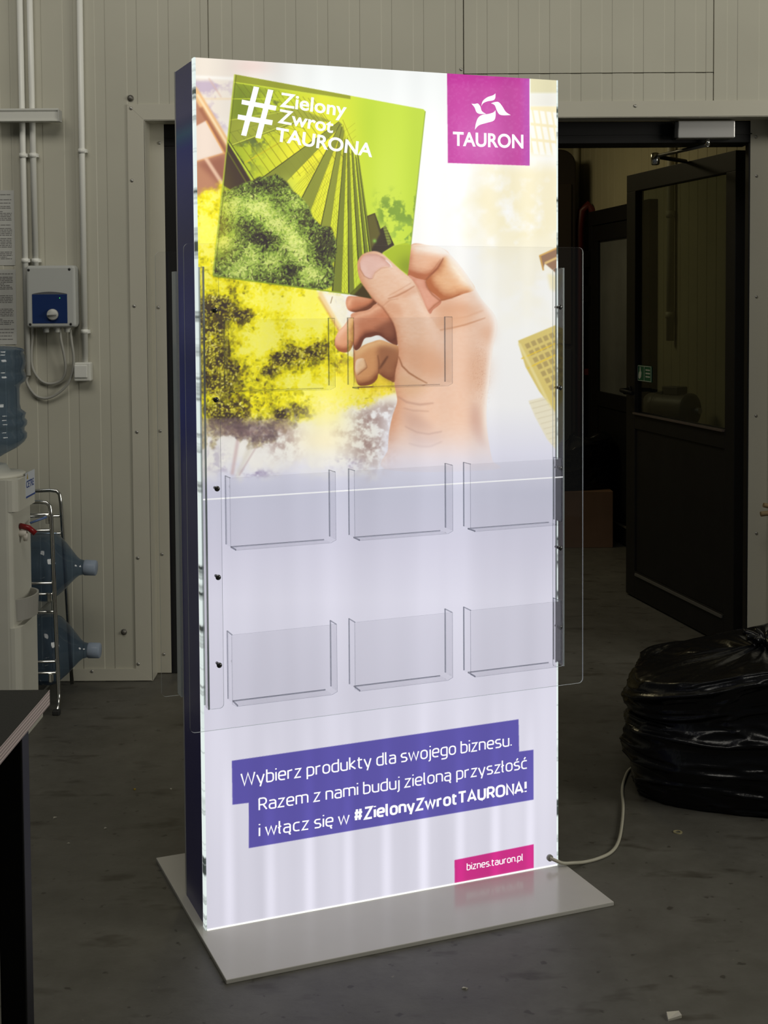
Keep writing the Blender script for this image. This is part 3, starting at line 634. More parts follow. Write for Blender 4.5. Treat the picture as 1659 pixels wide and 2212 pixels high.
# leaf local: x from hinge to lock edge, y towards the camera side (+), z up; thickness goes to -y
gx0, gx1, gz0, gz1, th_ = .085, LW - .105, .915, 1.985, .045
b = MB(); b.box(0, LW, -th_, 0, gz1, 2.068); b.box(0, gx0, -th_, 0, .008, gz1); b.box(gx1, LW, -th_, 0, .008, gz1); b.box(gx0, gx1, -th_, 0, .835, gz0); b.box(gx0, gx1, -th_ + .008, -.008, .135, .835); b.box(gx0, gx1, -th_, 0, .008, .135)
b.build('leaf_frame', M_frame, leaf, .002)
MB().box(gx0, gx1, -th_ / 2 - .004, -th_ / 2 + .004, gz0, gz1).build('glass_pane', M_pane, leaf)
MB().box(gx0 + .01, gx1 - .02, 0, .008, .118, .130).build('kick_rail', mat('dull_rail', (.10, .095, .085), .4), leaf)
MB().box(gx0, gx1, 0, .012, gz0 - .008, gz0).build('glazing_bead', mat('dull_bead', (.09, .07, .06), .5), leaf)
h = MB(); h.lathe([(0, .02), (.012, .02)], (LW - .05, 0, 1.02), 'y', 16); h.tube([(LW - .05, .01, 1.02), (LW - .05, .05, 1.02), (LW - .07, .055, 1.02), (LW - .21, .055, 1.015)], .010, 10); h.build('door_handle', M_black, leaf)
s = MB(); s.box(LW - .265, LW - .105, -th_ / 2 + .004, -th_ / 2 + .007, 1.068, 1.145)
sg = s.build('push_sign', mat('sign_green', (.012, .10, .045), .5), leaf); sg['label'] = 'small green and white hand sign on the glass'
s = MB(); yy_ = -th_ / 2 + .0075; Q = [(-.118, 1.082), (-.132, 1.078), (-.146, 1.088), (-.150, 1.11), (-.142, 1.118), (-.138, 1.136), (-.132, 1.137), (-.130, 1.115), (-.122, 1.11), (-.116, 1.095)]
s.prism([(LW + a, z) for a, z in Q], yy_, yy_ + .001)
for k in range(3): s.box(LW - .25, LW - .20, yy_, yy_ + .001, 1.09 + k * .016, 1.096 + k * .016)
for a in (LW - .264, LW - .1835, LW - .109): s.box(a, a + .0025, yy_, yy_ + .001, 1.070, 1.143)
for z in (1.070, 1.1405): s.box(LW - .264, LW - .1065, yy_, yy_ + .001, z, z + .0025)
s.build('pictogram', mat('sign_white', (.45, .50, .45), .5), sg)
for z in (1.90, 1.66, .30):
    b = MB(); b.lathe([(0, .014), (.10, .014)], (-.006, -.062, z - .05), 'z', 14); b.box(-.015, .03, -.062, -.054, z - .04, z + .04); b.box(-.05, -.004, -.075, -.060, z - .045, z + .045); b.build('hinge', M_black, leaf)

# door closer on the head of the frame
dc = thing('door_closer', 'silver grey door closer with a jointed arm above the open glazed door', 'door closer', (1.272, fy0, 2.10))
MB().box(-.140, .078, -.058, 0, -.022, .044).build('body', M_silver, dc, .004)
MB().box(-.154, -.140, -.055, 0, -.022, .042).build('end_cap', M_black, dc, .003)
b = MB(); b.lathe([(-.050, .009), (-.022, .009)], (-.02, -.03, 0), 'z', 14); b.build('spindle', M_chrome, dc)
A0, A1, A2 = (-.02, -.03, -.045), (-.149, .33, -.050), (.066, .73, -.030)
b = MB(); b.tube([A0, A1], .0075, 8); b.build('arm', mat('dark_steel_arm', (.16, .16, .16), .35, metal=.8), dc)
b = MB(); b.tube([A1, A2], .009, 8); b.build('arm', M_black, dc)
b = MB(); b.lathe([(-.085, .014), (-.08, .018), (-.04, .018), (-.035, .012)], (A1[0], A1[1], 0), 'z', 16); b.build('joint', M_chrome, dc)

# ---------------------------------------------------------------- second door in the side wall
d2 = bpy.data.objects.new('door_2', None); COL.objects.link(d2); struct(d2)
d2.location = (BX(8.58) , 8.58, 0); d2.rotation_euler = (0, 0, math.atan2(-1.0, .1526))         # local x runs back towards the camera, y points out of the wall... 
b = MB(); W2 = 1.12
b.box(0, W2, -.05, .03, 1.93, 2.02); b.box(0, .07, -.05, .03, 0, 1.93); b.box(W2 - .07, W2, -.05, .03, 0, 1.93); b.build('frame', M_frame, d2, .003)
b = MB(); b.box(.07, W2 - .07, -.045, .0, 1.83, 1.925); b.box(.07, .17, -.045, 0, .01, 1.83); b.box(W2 - .22, W2 - .07, -.045, 0, .01, 1.83); b.box(.17, W2 - .22, -.045, 0, .80, .89); b.box(.17, W2 - .22, -.037, -.008, .13, .80); b.box(.17, W2 - .22, -.045, 0, .01, .13); b.build('leaf_frame', M_frame, d2, .002)
MB().box(.17, W2 - .22, -.026, -.018, .89, 1.83).build('glass_pane', mat('pane_painted_lit', (.15, .155, .15), .10, spec=.5, var=.35, vscale=1.6), d2)  # opaque grey put in for the lit view and reflection in the glass
h = MB(); h.tube([(W2 - .15, -.045, .93), (W2 - .15, -.09, .93), (W2 - .17, -.095, .93), (W2 - .28, -.095, .925)], .010, 10); h.build('door_handle', M_black, d2)
MB().box(.18, W2 - .24, -.054, -.045, .115, .125).build('kick_rail', MATS['dull_rail'], d2)
for z in (1.72, 1.50): MB().box(-.03, .05, -.085, -.045, z - .05, z + .05).build('hinge', M_black, d2)

# ---------------------------------------------------------------- store room contents
def conduit(name, label, x, y, z0, z1, r, clips, tilt=(0, 0)):
    o = thing(name, label, 'pipe', (x, y, z0)); b = MB(); b.tube([(0, 0, 0), (tilt[0], tilt[1], z1 - z0)], r, 16); b.build('pipe', M_pipe, o)
    for z in clips:
        u = (z - z0) / (z1 - z0); cx = tilt[0] * u; b = MB(); b.lathe([(z - z0 - .007, r + .0035), (z - z0 + .007, r + .0035)], (cx, 0, 0), 'z', 18); b.box(cx + r, cx + r + .010, -.004, r - .001, z - z0 - .006, z - z0 + .006); b.build('clip', M_pipe, o)
    return o
M_pipe2 = mat('store_conduit', (.50, .47, .36), .5)
yb = 8.90; pp = thing('conduit_pipe', 'cream conduit running down the store room corner seen through the doorway', 'pipe', (BX(yb) - .03, yb, 1.22)); b = MB(); b.tube([(0, 0, 0), (0, 0, 1.72)], .022, 14); b.build('pipe', M_pipe2, pp)
b = MB(); b.lathe([(.62, .028), (.66, .028)], (0, 0, 0), 'z', 16); b.build('clip', M_pipe2, pp)
p2 = thing('conduit_pipe', 'cream conduit on the store room side wall seen through the glass of the open door', 'pipe', (BX(7.2) - .03, 7.2, 1.24)); b = MB(); b.tube([(0, 0, 0), (0, 0, 1.70)], .020, 14); b.build('pipe', M_pipe2, p2)
for z in (.12, .66): b = MB(); b.lathe([(z, .026), (z + .035, .026)], (0, 0, 0), 'z', 16); b.build('clip', M_pipe2, p2)
jb = thing('junction_box', 'small cream box under the store room conduit', 'box', (BX(yb) - .03, yb, 1.14)); MB().box(-.045, .03, -.035, .03, -.03, .075).build('housing', M_pipe2, jb, .006); MB().box(-.038, .022, -.040, -.035, -.022, .066).build('cover', M_pipe2, jb, .002)

cb = thing('tall_cabinet', 'tall dark cabinet with rounded top corner standing at the back of the store room', 'cabinet', (.93, 8.75, 0))
P = [(-.42, .02), (.30, .02), (.30, 2.22)] + [(.30 - .10 + .10 * math.cos(math.radians(a)), 2.22 + .10 * math.sin(math.radians(a))) for a in range(15, 91, 15)] + [(-.42, 2.32)]
b = MB(); b.prism([(x, z + .10) for x, z in P], -.18, .18); b.build('body', mat('dark_brown_cabinet', (.030, .022, .018), .55), cb, .01)
MB().box(-.40, .28, -.17, .17, 0, .12).build('plinth', M_darkrub, cb); MB().box(-.40, .27, -.19, -.18, .30, 1.15).build('door_panel', mat('dark_grey_panel', (.035, .032, .035), .5), cb, .004); MB().box(-.40, .27, -.19, -.18, 1.18, 2.20).build('door_panel', mat('brown_panel', (.04, .028, .02), .55), cb, .004)
rt = thing('red_trolley', 'dark red tubular trolley frame standing beside the tall dark cabinet', 'trolley', (1.29, 8.62, 0))
M_red = mat('dark_red_paint', (.10, .012, .010), .45)
b = MB(); b.tube([(-.03, 0, .06), (-.03, 0, 1.92), (-.015, 0, 2.03), (.02, 0, 2.07), (.055, 0, 2.03), (.07, 0, 1.92), (.07, 0, .06)], .028, 12); b.build('frame', M_red, rt)
for z in (.5, 1.0, 1.5): MB().box(-.03, .07, -.012, .012, z - .02, z + .02).build('crossbar', M_red, rt)
MB().box(-.06, .07, -.17, -.0, .0, .02).build('toe_plate', M_red, rt)
for x in (-.045, .055): b = MB(); b.lathe([(x - .02, .06), (x + .02, .06)], (0, .05, .06), 'x', 20); b.build('wheel', M_darkrub, rt)

cx = thing('cardboard_box', 'brown cardboard box on the store room floor below a black bag', 'box', (1.19, 7.86, 0))
M_card = mat('brown_cardboard', (.15, .085, .05), .75, var=.1)
MB().box(-.33, .155, -.01, .40, 0, .335).build('carton', M_card, cx, .003); MB().box(-.33, .155, .19, .197, .335, .3365).build('tape', mat('tape', (.2, .13, .08), .4), cx)
# electric motor seen through the glass, on a low stand
st = thing('motor_stand', 'dark low stand behind the open door carrying a grey motor', 'stand', (1.455, 6.75, 0))
MB().box(-.11, .12, -.2, .2, .78, .81).build('top', M_frame, st, .003)
for x in (-.09, .10):
    for y in (-.18, .18): MB().box(x - .015, x + .015, y - .015, y + .015, 0, .78).build('leg', M_frame, st)
mo = thing('electric_motor', 'pale grey electric motor seen through the glass of the open door', 'motor', (1.46, 6.72, .81))
M_mot = mat('grey_motor', (.15, .135, .12), .45, var=.1)
pr_ = [(-.16, .055), (-.155, .075), (-.09, .085), (-.085, .08)] + [q for k in range(7) for q in ((-.08 + .024 * k, .086), (-.068 + .024 * k, .080))] + [(.09, .086), (.10, .086), (.115, .06), (.118, .022)]
b = MB(); b.lathe(pr_, (0, 0, .10), 'x', 28); b.build('housing', M_mot, mo); 
b = MB(); b.lathe([(.118, .016), (.16, .016)], (0, 0, .10), 'x', 14); b.build('shaft', M_silver, mo); b = MB(); b.box(-.08, .08, -.07, -.04, 0, .04); b.box(-.08, .08, .04, .07, 0, .04); b.build('foot', M_mot, mo)
MB().box(-.05, .05, -.04, .04, .175, .215).build('terminal_box', M_mot, mo, .004)
for o_ in (mo,): o_.rotation_euler = (0, 0, -.9)

# ================================================================ the lit display stand
SX, SY, STH, SW, SD, ST, SH = -.41834, 3.0344, .38507, .92151, .20679, .010, 2.0
cs_, sn_ = math.cos(STH), math.sin(STH)
stand = thing('display_stand', 'tall backlit white and green advertising stand with clear leaflet pockets on a grey floor plate', 'display stand',
              (SX + SW / 2 * cs_ - SD / 2 * sn_, SY + SW / 2 * sn_ + SD / 2 * cs_, 0), STH)
HW_, HD_ = SW / 2, SD / 2                              # local: x along the front, y backwards, z up; the front sheet lies at y = -HD_

def homography(src, dst):
    A = []
    for (x, y), (u, v) in zip(src, dst): A += [[x, y, 1, 0, 0, 0, -u * x, -u * y], [0, 0, 0, x, y, 1, -v * x, -v * y]]
    h = np.linalg.solve(np.array(A, float), np.array(dst, float).ravel()); return np.append(h, 1).reshape(3, 3)
ART = [(426.5, 123.5), (1204, 173), (1200.5, 1870.5), (446.5, 2007.5)]          # corners of the printed sheet in drawing units
SHEET = [(-HW_, ST + SH), (HW_, ST + SH), (HW_, ST), (-HW_, ST)]
H_art, H_inv = homography(SHEET, ART), homography(ART, SHEET)
def to_sheet(px, py):
    q = H_inv @ np.array([px, py, 1.0]); return q[0] / q[2], q[1] / q[2]

def rounded_plate(x0, x1, y0, y1, z0, z1): return MB().box(x0, x1, y0, y1, z0, z1)
M_plate = mat('satin_grey_floor_plate', (.45, .435, .40), .18, spec=.5, var=.03, vscale=5)
rounded_plate(-HW_ - .0203, HW_ + .0226, -HD_ - .2394, HD_ + .2413, 0, ST).build('floor_plate', M_plate, stand, .0015)

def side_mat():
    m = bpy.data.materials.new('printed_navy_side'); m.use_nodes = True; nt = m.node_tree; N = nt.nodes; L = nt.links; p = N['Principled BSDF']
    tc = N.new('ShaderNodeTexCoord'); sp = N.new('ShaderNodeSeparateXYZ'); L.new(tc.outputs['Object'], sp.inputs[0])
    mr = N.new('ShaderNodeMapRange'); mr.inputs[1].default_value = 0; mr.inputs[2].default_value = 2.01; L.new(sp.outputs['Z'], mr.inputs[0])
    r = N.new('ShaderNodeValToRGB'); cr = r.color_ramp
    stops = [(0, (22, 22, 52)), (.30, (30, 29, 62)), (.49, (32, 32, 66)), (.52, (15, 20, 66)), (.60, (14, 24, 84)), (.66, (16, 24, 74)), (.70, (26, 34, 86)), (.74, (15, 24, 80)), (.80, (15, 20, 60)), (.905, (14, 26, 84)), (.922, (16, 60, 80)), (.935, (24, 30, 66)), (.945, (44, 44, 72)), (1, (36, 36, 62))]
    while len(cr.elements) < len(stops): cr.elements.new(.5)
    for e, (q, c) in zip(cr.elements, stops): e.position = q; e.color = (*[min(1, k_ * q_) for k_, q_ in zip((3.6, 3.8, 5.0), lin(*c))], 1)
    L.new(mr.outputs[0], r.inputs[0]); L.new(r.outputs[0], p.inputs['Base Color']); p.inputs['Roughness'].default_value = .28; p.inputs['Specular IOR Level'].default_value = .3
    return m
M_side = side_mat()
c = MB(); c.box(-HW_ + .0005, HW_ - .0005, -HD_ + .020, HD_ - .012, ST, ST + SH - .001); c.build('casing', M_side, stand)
MB().box(-HW_, HW_, HD_ - .012, HD_, ST, ST + SH).build('back_panel', mat('opal_back_sheet', (.45, .45, .46), .3), stand)

# front: opal sheet that carries the print, lit from behind
NX, NZ = 700, 1640
ART_IMG = paint_artwork()
def printed_sheet():
    gx, gz = np.meshgrid(np.linspace(-HW_, HW_, NX + 1), np.linspace(ST, ST + SH, NZ + 1))
    V = np.stack([gx.ravel(), np.full(gx.size, -HD_), gz.ravel()], 1).astype(np.float32)
    i = np.arange(NX * NZ); r, q = i // NX, i % NX; a = r * (NX + 1) + q
    F = np.stack([a, a + 1, a + NX + 2, a + NX + 1], 1).astype(np.int32)
    w = H_art @ np.stack([gx.ravel(), gz.ravel(), np.ones(gx.size)]); fx, fy = w[0] / w[2] - PX0 - .5, w[1] / w[2] - PY0 - .5
    fx, fy = np.clip(fx, 0, PW - 1.001), np.clip(fy, 0, PH - 1.001); ix, iy = fx.astype(int), fy.astype(int); tx, ty = (fx - ix)[:, None], (fy - iy)[:, None]
    c = (ART_IMG[iy, ix] * (1 - tx) + ART_IMG[iy, ix + 1] * tx) * (1 - ty) + (ART_IMG[iy + 1, ix] * (1 - tx) + ART_IMG[iy + 1, ix + 1] * tx) * ty
    c = np.where(c <= .04045, c / 12.92, ((c + .055) / 1.055) ** 2.4)
    nv = len(V); ex = [(-HW_, -HD_ + .020, ST), (HW_, -HD_ + .020, ST), (HW_, -HD_ + .020, ST + SH), (-HW_, -HD_ + .020, ST + SH)]
    V = np.vstack([V, np.array(ex, np.float32)])
    k = [0, NX, NZ * (NX + 1) + NX, NZ * (NX + 1)]; E4 = [nv, nv + 1, nv + 2, nv + 3]
    Q = [[E4[3], E4[2], E4[1], E4[0]]]
    F = np.vstack([F, np.array(Q, np.int32)])
    me = bpy.data.meshes.new('printed_panel'); me.vertices.add(len(V)); me.vertices.foreach_set('co', V.ravel())
    me.loops.add(F.size); me.loops.foreach_set('vertex_index', F.ravel()); me.polygons.add(len(F)); me.polygons.foreach_set('loop_start', np.arange(0, F.size, 4, dtype=np.int32))
    me.update(calc_edges=True)
    at = me.color_attributes.new('print', 'FLOAT_COLOR', 'POINT'); col = np.ones((len(V), 4), np.float32); col[:nv, :3] = c; col[nv:, :3] = .8; at.data.foreach_set('color', col.ravel())
    return me
STREAK_P, STREAK_0 = .0988, .1535 - HW_                        # spacing of the painted lamp streaks along the bottom edge
def print_mat():
    m = bpy.data.materials.new('backlit_print'); m.use_nodes = True; nt = m.node_tree; N = nt.nodes; L = nt.links; p = N['Principled BSDF']
    a = N.new('ShaderNodeAttribute'); a.attribute_name = 'print'
    tc = N.new('ShaderNodeTexCoord'); sp = N.new('ShaderNodeSeparateXYZ'); L.new(tc.outputs['Object'], sp.inputs[0])
    def rows(sx, sz, det):                                                              # glow of upright lamp rows, put into the emission strength
        mp = N.new('ShaderNodeMapping'); mp.inputs['Scale'].default_value = (sx, 0, sz); L.new(tc.outputs['Object'], mp.inputs[0])
        n = N.new('ShaderNodeTexNoise'); n.inputs['Scale'].default_value = 1; n.inputs['Detail'].default_value = det; L.new(mp.outputs[0], n.inputs['Vector']); return n.outputs['Fac']
    mu = N.new('ShaderNodeMath'); mu.operation = 'ADD'; L.new(rows(17, .5, 0), mu.inputs[0]); L.new(rows(4, 1.1, 0), mu.inputs[1])
    mr = N.new('ShaderNodeMapRange'); mr.inputs[1].default_value = .70; mr.inputs[2].default_value = 1.32; mr.inputs[3].default_value = .93; mr.inputs[4].default_value = 1.07; L.new(mu.outputs[0], mr.inputs[0])
    def mth(op, a_, b_=None):
        q = N.new('ShaderNodeMath'); q.operation = op
        for i_, v_ in enumerate((a_, b_)):
            if v_ is None: continue
            if isinstance(v_, (int, float)): q.inputs[i_].default_value = v_
            else: L.new(v_, q.inputs[i_])
        return q.outputs[0]
    # short lamp streaks along the bottom edge, painted into the emission strength
    cs = mth('COSINE', mth('MULTIPLY_ADD', sp.outputs['X'], 2 * math.pi / STREAK_P)); cs.node.inputs[0].default_value = 0
    cs.node.inputs[0].links[0].from_node.inputs[2].default_value = -2 * math.pi * STREAK_0 / STREAK_P
    pk_ = mth('POWER', mth('MAXIMUM', cs, 0.0), 2.5)
    zf = N.new('ShaderNodeMapRange'); zf.interpolation_type = 'SMOOTHSTEP'; zf.inputs[1].default_value = .06; zf.inputs[2].default_value = .55; zf.inputs[3].default_value = .22; zf.inputs[4].default_value = 0; L.new(sp.outputs['Z'], zf.inputs[0])
    mr_out = mth('ADD', mr.outputs[0], mth('MULTIPLY', pk_, zf.outputs[0]))
    L.new(a.outputs['Color'], p.inputs['Emission Color']); L.new(mr_out, p.inputs['Emission Strength'])
    p.inputs['Base Color'].default_value = (.05, .05, .05, 1); p.inputs['Roughness'].default_value = .22; p.inputs['Specular IOR Level'].default_value = .4
    return m
pm_ = printed_sheet(); pm_.materials.append(print_mat())
panel = bpy.data.objects.new('printed_panel', pm_); COL.objects.link(panel); panel.parent = stand
panel['label'] = 'backlit printed front sheet'

M_letter = glow('backlit_white_print', (.98, .98, .98), 1.03)
def lettering(body, p0, p1, pt, bold=0.0, shear=True, name='lettering'):
    """flat letters of the print: p0 / p1 ends of the base line, pt the cap height above p0, all in drawing units"""
    cu = bpy.data.curves.new('text', 'FONT'); cu.body = body; cu.offset = bold; cu.resolution_u = 6
    o = bpy.data.objects.new('text', cu); COL.objects.link(o); me = bpy.data.meshes.new_from_object(o); bpy.data.objects.remove(o)
    co = np.array([v.co[:] for v in me.vertices]); xs0, xs1 = co[:, 0].min(), co[:, 0].max(); cap = .698
    A, B, T_ = np.array(to_sheet(*p0)), np.array(to_sheet(*p1)), np.array(to_sheet(*pt))
    ex = (B - A) / (xs1 - xs0); ey = (T_ - A)
    n = np.array([-ex[1], ex[0]]); n = n / np.hypot(*n); ey = n * (ey @ n) / cap                # square to the base line
    for v in me.vertices:
        q = A + ex * (v.co.x - xs0) + ey * v.co.y; v.co = (q[0], -HD_ - .0006, q[1])
    me.materials.append(M_letter); me.name = name
    t = bpy.data.objects.new(name, me); COL.objects.link(t); t.parent = panel; return t
def flat_shape(name, polys):
    b = MB()
    for P in polys:
        Q = [to_sheet(*p) for p in P]; b.add([(x, -HD_ - .0006, z) for x, z in Q], [tuple(range(len(Q)))])
    return b.build(name, M_letter, panel)
def spline2(pts, n=5):
    P = np.array(pts, float); m = len(P); out = []
    for i in range(m - 1):
        a, b, c, d = P[max(i - 1, 0)], P[i], P[i + 1], P[min(i + 2, m - 1)]
        for t in np.arange(n) / n: out.append(.5 * (2 * b + (c - a) * t + (2 * a - 5 * b + 4 * c - d) * t * t + (3 * b - a - 3 * c + d) * t ** 3))
    return out + [P[-1]]
k3 = lambda *p: [(425 + x / 5.53, 120 + y / 5.53) for x, y in p]
flat_shape('hash_mark', [k3((700, 365), (765, 378), (610, 960), (548, 948)), k3((870, 400), (934, 412), (782, 991), (718, 978)), k3((560, 524), (972, 600), (960, 656), (553, 578)), k3((513, 700), (927, 770), (915, 830), (506, 757))])
lettering('Zielony', (607, 229), (750, 251.5), (609.5, 199), .020)
lettering('Zwrot', (602.5, 263.8), (721.5, 286.6), (606, 234.6), .020)
lettering('TAURONA', (597, 303), (806, 338.5), (600, 274.5), .024)
lettering('TAURON', (980.3, 313.3), (1132.3, 319.6), (980.3, 284.2), .026)
k2 = lambda *p: [(900 + x / 3.814, 110 + y / 3.814) for x, y in p]
def ribbon(up, dn): return [tuple(q) for q in spline2(k2(*up))] + [tuple(q) for q in spline2(k2(*dn))[1:-1]]
flat_shape('emblem', [ribbon(((540, 454), (552, 412), (590, 380), (636, 364), (657, 348)), ((657, 348), (655, 386), (638, 405), (590, 414), (556, 430), (540, 454))),
                      ribbon(((620, 430), (650, 420), (682, 420), (710, 450), (742, 500), (782, 527)), ((782, 527), (720, 529), (688, 520), (668, 490), (650, 446), (620, 430))),
                      ribbon(((657, 486), (657, 540), (640, 574), (582, 592), (520, 612), (487, 648)), ((487, 648), (494, 600), (512, 552), (545, 526), (600, 517), (640, 504), (657, 486))),
                      ribbon(((459, 433), (486, 435), (512, 432), (532, 456), (545, 494), (580, 518)), ((580, 518), (526, 517), (500, 502), (484, 464), (459, 433)))])
# square-shouldered sans lettering of the lower panels: every glyph is a set of strokes (x, y, corner radius)
GL = {
 'a': [[(55, 478), (385, 500, 140), (385, 0)], [(385, 290), (60, 290, 120), (60, 0, 120), (385, 0)]], 'b': [[(60, 730), (60, 0)], [(60, 500), (400, 500, 150), (400, 0, 150), (60, 0)]],
 'c': [[(370, 492), (60, 500, 160), (60, 0, 160), (370, 8)]], 'd': [[(400, 730), (400, 0)], [(400, 500), (60, 500, 150), (60, 0, 150), (400, 0)]],
 'e': [[(62, 255), (405, 255, 10), (405, 500, 165), (60, 500, 165), (60, 0, 165), (385, 6)]], 'g': [[(400, 500), (60, 500, 150), (60, 20, 150), (400, 20)], [(400, 500), (400, -195, 130), (75, -195)]],
 'i': [[(60, 500), (60, 0)], [(60, 650), (60, 720)]], 'j': [[(95, 500), (95, -195, 110), (0, -195)], [(95, 650), (95, 720)]], 'k': [[(60, 730), (60, 0)], [(355, 500), (75, 255), (375, 0)]],
 'l': [[(60, 730), (60, 0, 70), (135, 0)]], 'm': [[(60, 500), (60, 0)], [(60, 490), (365, 500, 120), (365, 0)], [(365, 490), (670, 500, 120), (670, 0)]], 'n': [[(60, 500), (60, 0)], [(60, 490), (395, 500, 150), (395, 0)]],
 'o': [[(230, 500), (60, 500, 160), (60, 0, 160), (405, 0, 160), (405, 500, 160), (228, 500)]], 'p': [[(60, 500), (60, -200)], [(60, 500), (400, 500, 150), (400, 0, 150), (60, 0)]],
 'r': [[(60, 500), (60, 0)], [(60, 455), (285, 500)]], 's': [[(350, 492), (60, 500, 125), (60, 262, 125), (365, 248, 125), (365, 0, 125), (52, 8)]], 't': [[(110, 650), (110, 0, 110), (285, 0)], [(20, 500), (285, 500)]],
 'u': [[(60, 500), (60, 0, 150), (395, 10)], [(395, 500), (395, 0)]], 'w': [[(30, 500), (165, 0), (310, 485), (455, 0), (590, 500)]], 'y': [[(30, 500), (215, 0)], [(400, 500), (195, -200)]], 'z': [[(55, 500), (360, 500), (55, 0), (370, 0)]],
 'W': [[(20, 692), (185, 0), (370, 680), (555, 0), (720, 692)]], 'R': [[(70, 692), (70, 0)], [(70, 692), (435, 692, 170), (435, 310, 170), (70, 310)], [(270, 310), (455, 0)]], '.': [[(60, 0), (60, 70)]],
 'Z': [[(50, 692), (440, 692), (50, 0), (450, 0)]], 'T': [[(20, 692), (470, 692)], [(245, 692), (245, 0)]], 'A': [[(20, 0), (255, 692), (490, 0)], [(105, 190), (405, 190)]], 'U': [[(70, 692), (70, 0, 200), (465, 0, 200), (465, 692)]],
 'O': [[(300, 692), (60, 692, 210), (60, 0, 210), (530, 0, 210), (530, 692, 210), (298, 692)]], 'N': [[(70, 0), (70, 692), (455, 0), (455, 692)]], '!': [[(80, 692), (80, 230)], [(80, 0), (80, 80)]],
 '#': [[(150, 0), (215, 692)], [(350, 0), (415, 692)], [(60, 215), (490, 215)], [(80, 470), (510, 470)]]}
GL['ł'] = GL['l'] + [[(-10, 320), (150, 430)]]; GL['ś'] = GL['s'] + [[(190, 590), (270, 725)]]; GL['ć'] = GL['c'] + [[(200, 590), (280, 725)]]
GL['ą'] = GL['a'] + [[(370, 0), (325, -120, 70), (420, -150)]]; GL['ę'] = GL['e'] + [[(330, 0), (285, -120, 70), (380, -150)]]
def stroke_text(body, p0, p1, pt, w=82, name='lettering'):
    quads, x0 = [], 0.0
    def rounded(P):
        out = []
        for i, p in enumerate(P):
            r = p[2] if len(p) > 2 else 0; c = np.array(p[:2], float)
            if not r or i in (0, len(P) - 1): out.append(c); continue
            a, b = np.array(P[i - 1][:2], float) - c, np.array(P[i + 1][:2], float) - c; la, lb = np.hypot(*a), np.hypot(*b)
            r = min(r, la * (.98 if i == 1 else .5), lb * (.98 if i == len(P) - 2 else .5)); A, B = c + a / la * r, c + b / lb * r
            for t in np.linspace(0, 1, 9): out.append((1 - t) ** 2 * A + 2 * t * (1 - t) * (c * .86 + (A + B) * .07) + t * t * B)
        return out
    for ch in body:
        if ch == ' ': x0 += 200; continue
        mx = 0
        for st in GL[ch]:
            P = rounded(st); L_ = len(P); Lf, Rt = [], []
            for i, p in enumerate(P):
                d0 = P[i] - P[i - 1] if i else P[1] - P[0]; d1 = P[i + 1] - P[i] if i < L_ - 1 else d0
                d0, d1 = d0 / max(np.hypot(*d0), 1e-6), d1 / max(np.hypot(*d1), 1e-6); n = np.array([-(d0 + d1)[1], (d0 + d1)[0]]); nn = np.hypot(*n)
                n = n / nn if nn > 1e-6 else np.array([-d0[1], d0[0]]); k = 1 / max(.55, abs(n @ np.array([-d0[1], d0[0]])))
                q = p + np.array([x0, 0]); q = q - d0 * (w * .0) 
                Lf.append(q + n * w / 2 * k); Rt.append(q - n * w / 2 * k); mx = max(mx, p[0])
            for i in range(L_ - 1): quads.append((Lf[i], Lf[i + 1], Rt[i + 1], Rt[i]))
        x0 += mx + 50 + w * .45
    xs = [q[0] for Q in quads for q in Q]; lo, hi = min(xs), max(xs)
    A, B, T_ = np.array(to_sheet(*p0)), np.array(to_sheet(*p1)), np.array(to_sheet(*pt)); ex = (B - A) / (hi - lo); n = np.array([-ex[1], ex[0]]); n = n / np.hypot(*n); ey = n * ((T_ - A) @ n) / (692 + w)
    m = MB()
    for Q in quads:
        m.add([(lambda r: (r[0], -HD_ - .0006, r[1]))(A + ex * (q[0] - lo) + ey * (q[1] + w / 2)) for q in Q], [(0, 1, 2, 3)])
    return m.build(name, M_letter, panel)
stroke_text('Wybierz produkty dla swojego biznesu.', (519.5, 1697.5), (1104, 1612.8), (518.8, 1669.0))
stroke_text('Razem z nami buduj zieloną przyszłość', (558, 1750.5), (1136.5, 1662), (558, 1722.5))
stroke_text('i włącz się w', (558, 1806.5), (754, 1779), (558, 1778.5))
stroke_text('#ZielonyZwrotTAURONA!', (764.5, 1774.5), (1136, 1714), (764.5, 1746.5), 142)
stroke_text('biznes.tauron.pl', (1006, 1881.5), (1127, 1860.6), (1006, 1866), 96)

# polished clear edges of the front sheet; leaked light and reflections painted as emission
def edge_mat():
    m = bpy.data.materials.new('edge_painted_light'); m.use_nodes = True; nt = m.node_tree; N = nt.nodes; L = nt.links; p = N['Principled BSDF']
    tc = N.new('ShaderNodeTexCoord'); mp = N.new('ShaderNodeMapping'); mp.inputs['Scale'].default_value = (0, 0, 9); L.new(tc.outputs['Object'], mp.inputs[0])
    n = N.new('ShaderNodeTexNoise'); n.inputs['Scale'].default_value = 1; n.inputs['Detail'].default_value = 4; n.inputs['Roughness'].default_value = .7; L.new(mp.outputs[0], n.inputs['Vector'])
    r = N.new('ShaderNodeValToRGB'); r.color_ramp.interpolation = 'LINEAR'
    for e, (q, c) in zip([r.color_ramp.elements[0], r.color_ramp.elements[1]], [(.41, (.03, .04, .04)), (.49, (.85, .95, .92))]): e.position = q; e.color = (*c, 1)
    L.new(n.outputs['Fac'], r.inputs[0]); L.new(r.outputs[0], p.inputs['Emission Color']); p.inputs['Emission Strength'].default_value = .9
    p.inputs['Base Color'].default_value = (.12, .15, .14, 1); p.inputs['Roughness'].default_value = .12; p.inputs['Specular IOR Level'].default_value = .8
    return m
M_edge = edge_mat(); M_leak = glow('light_gap', (1, 1, 1), 1.25)
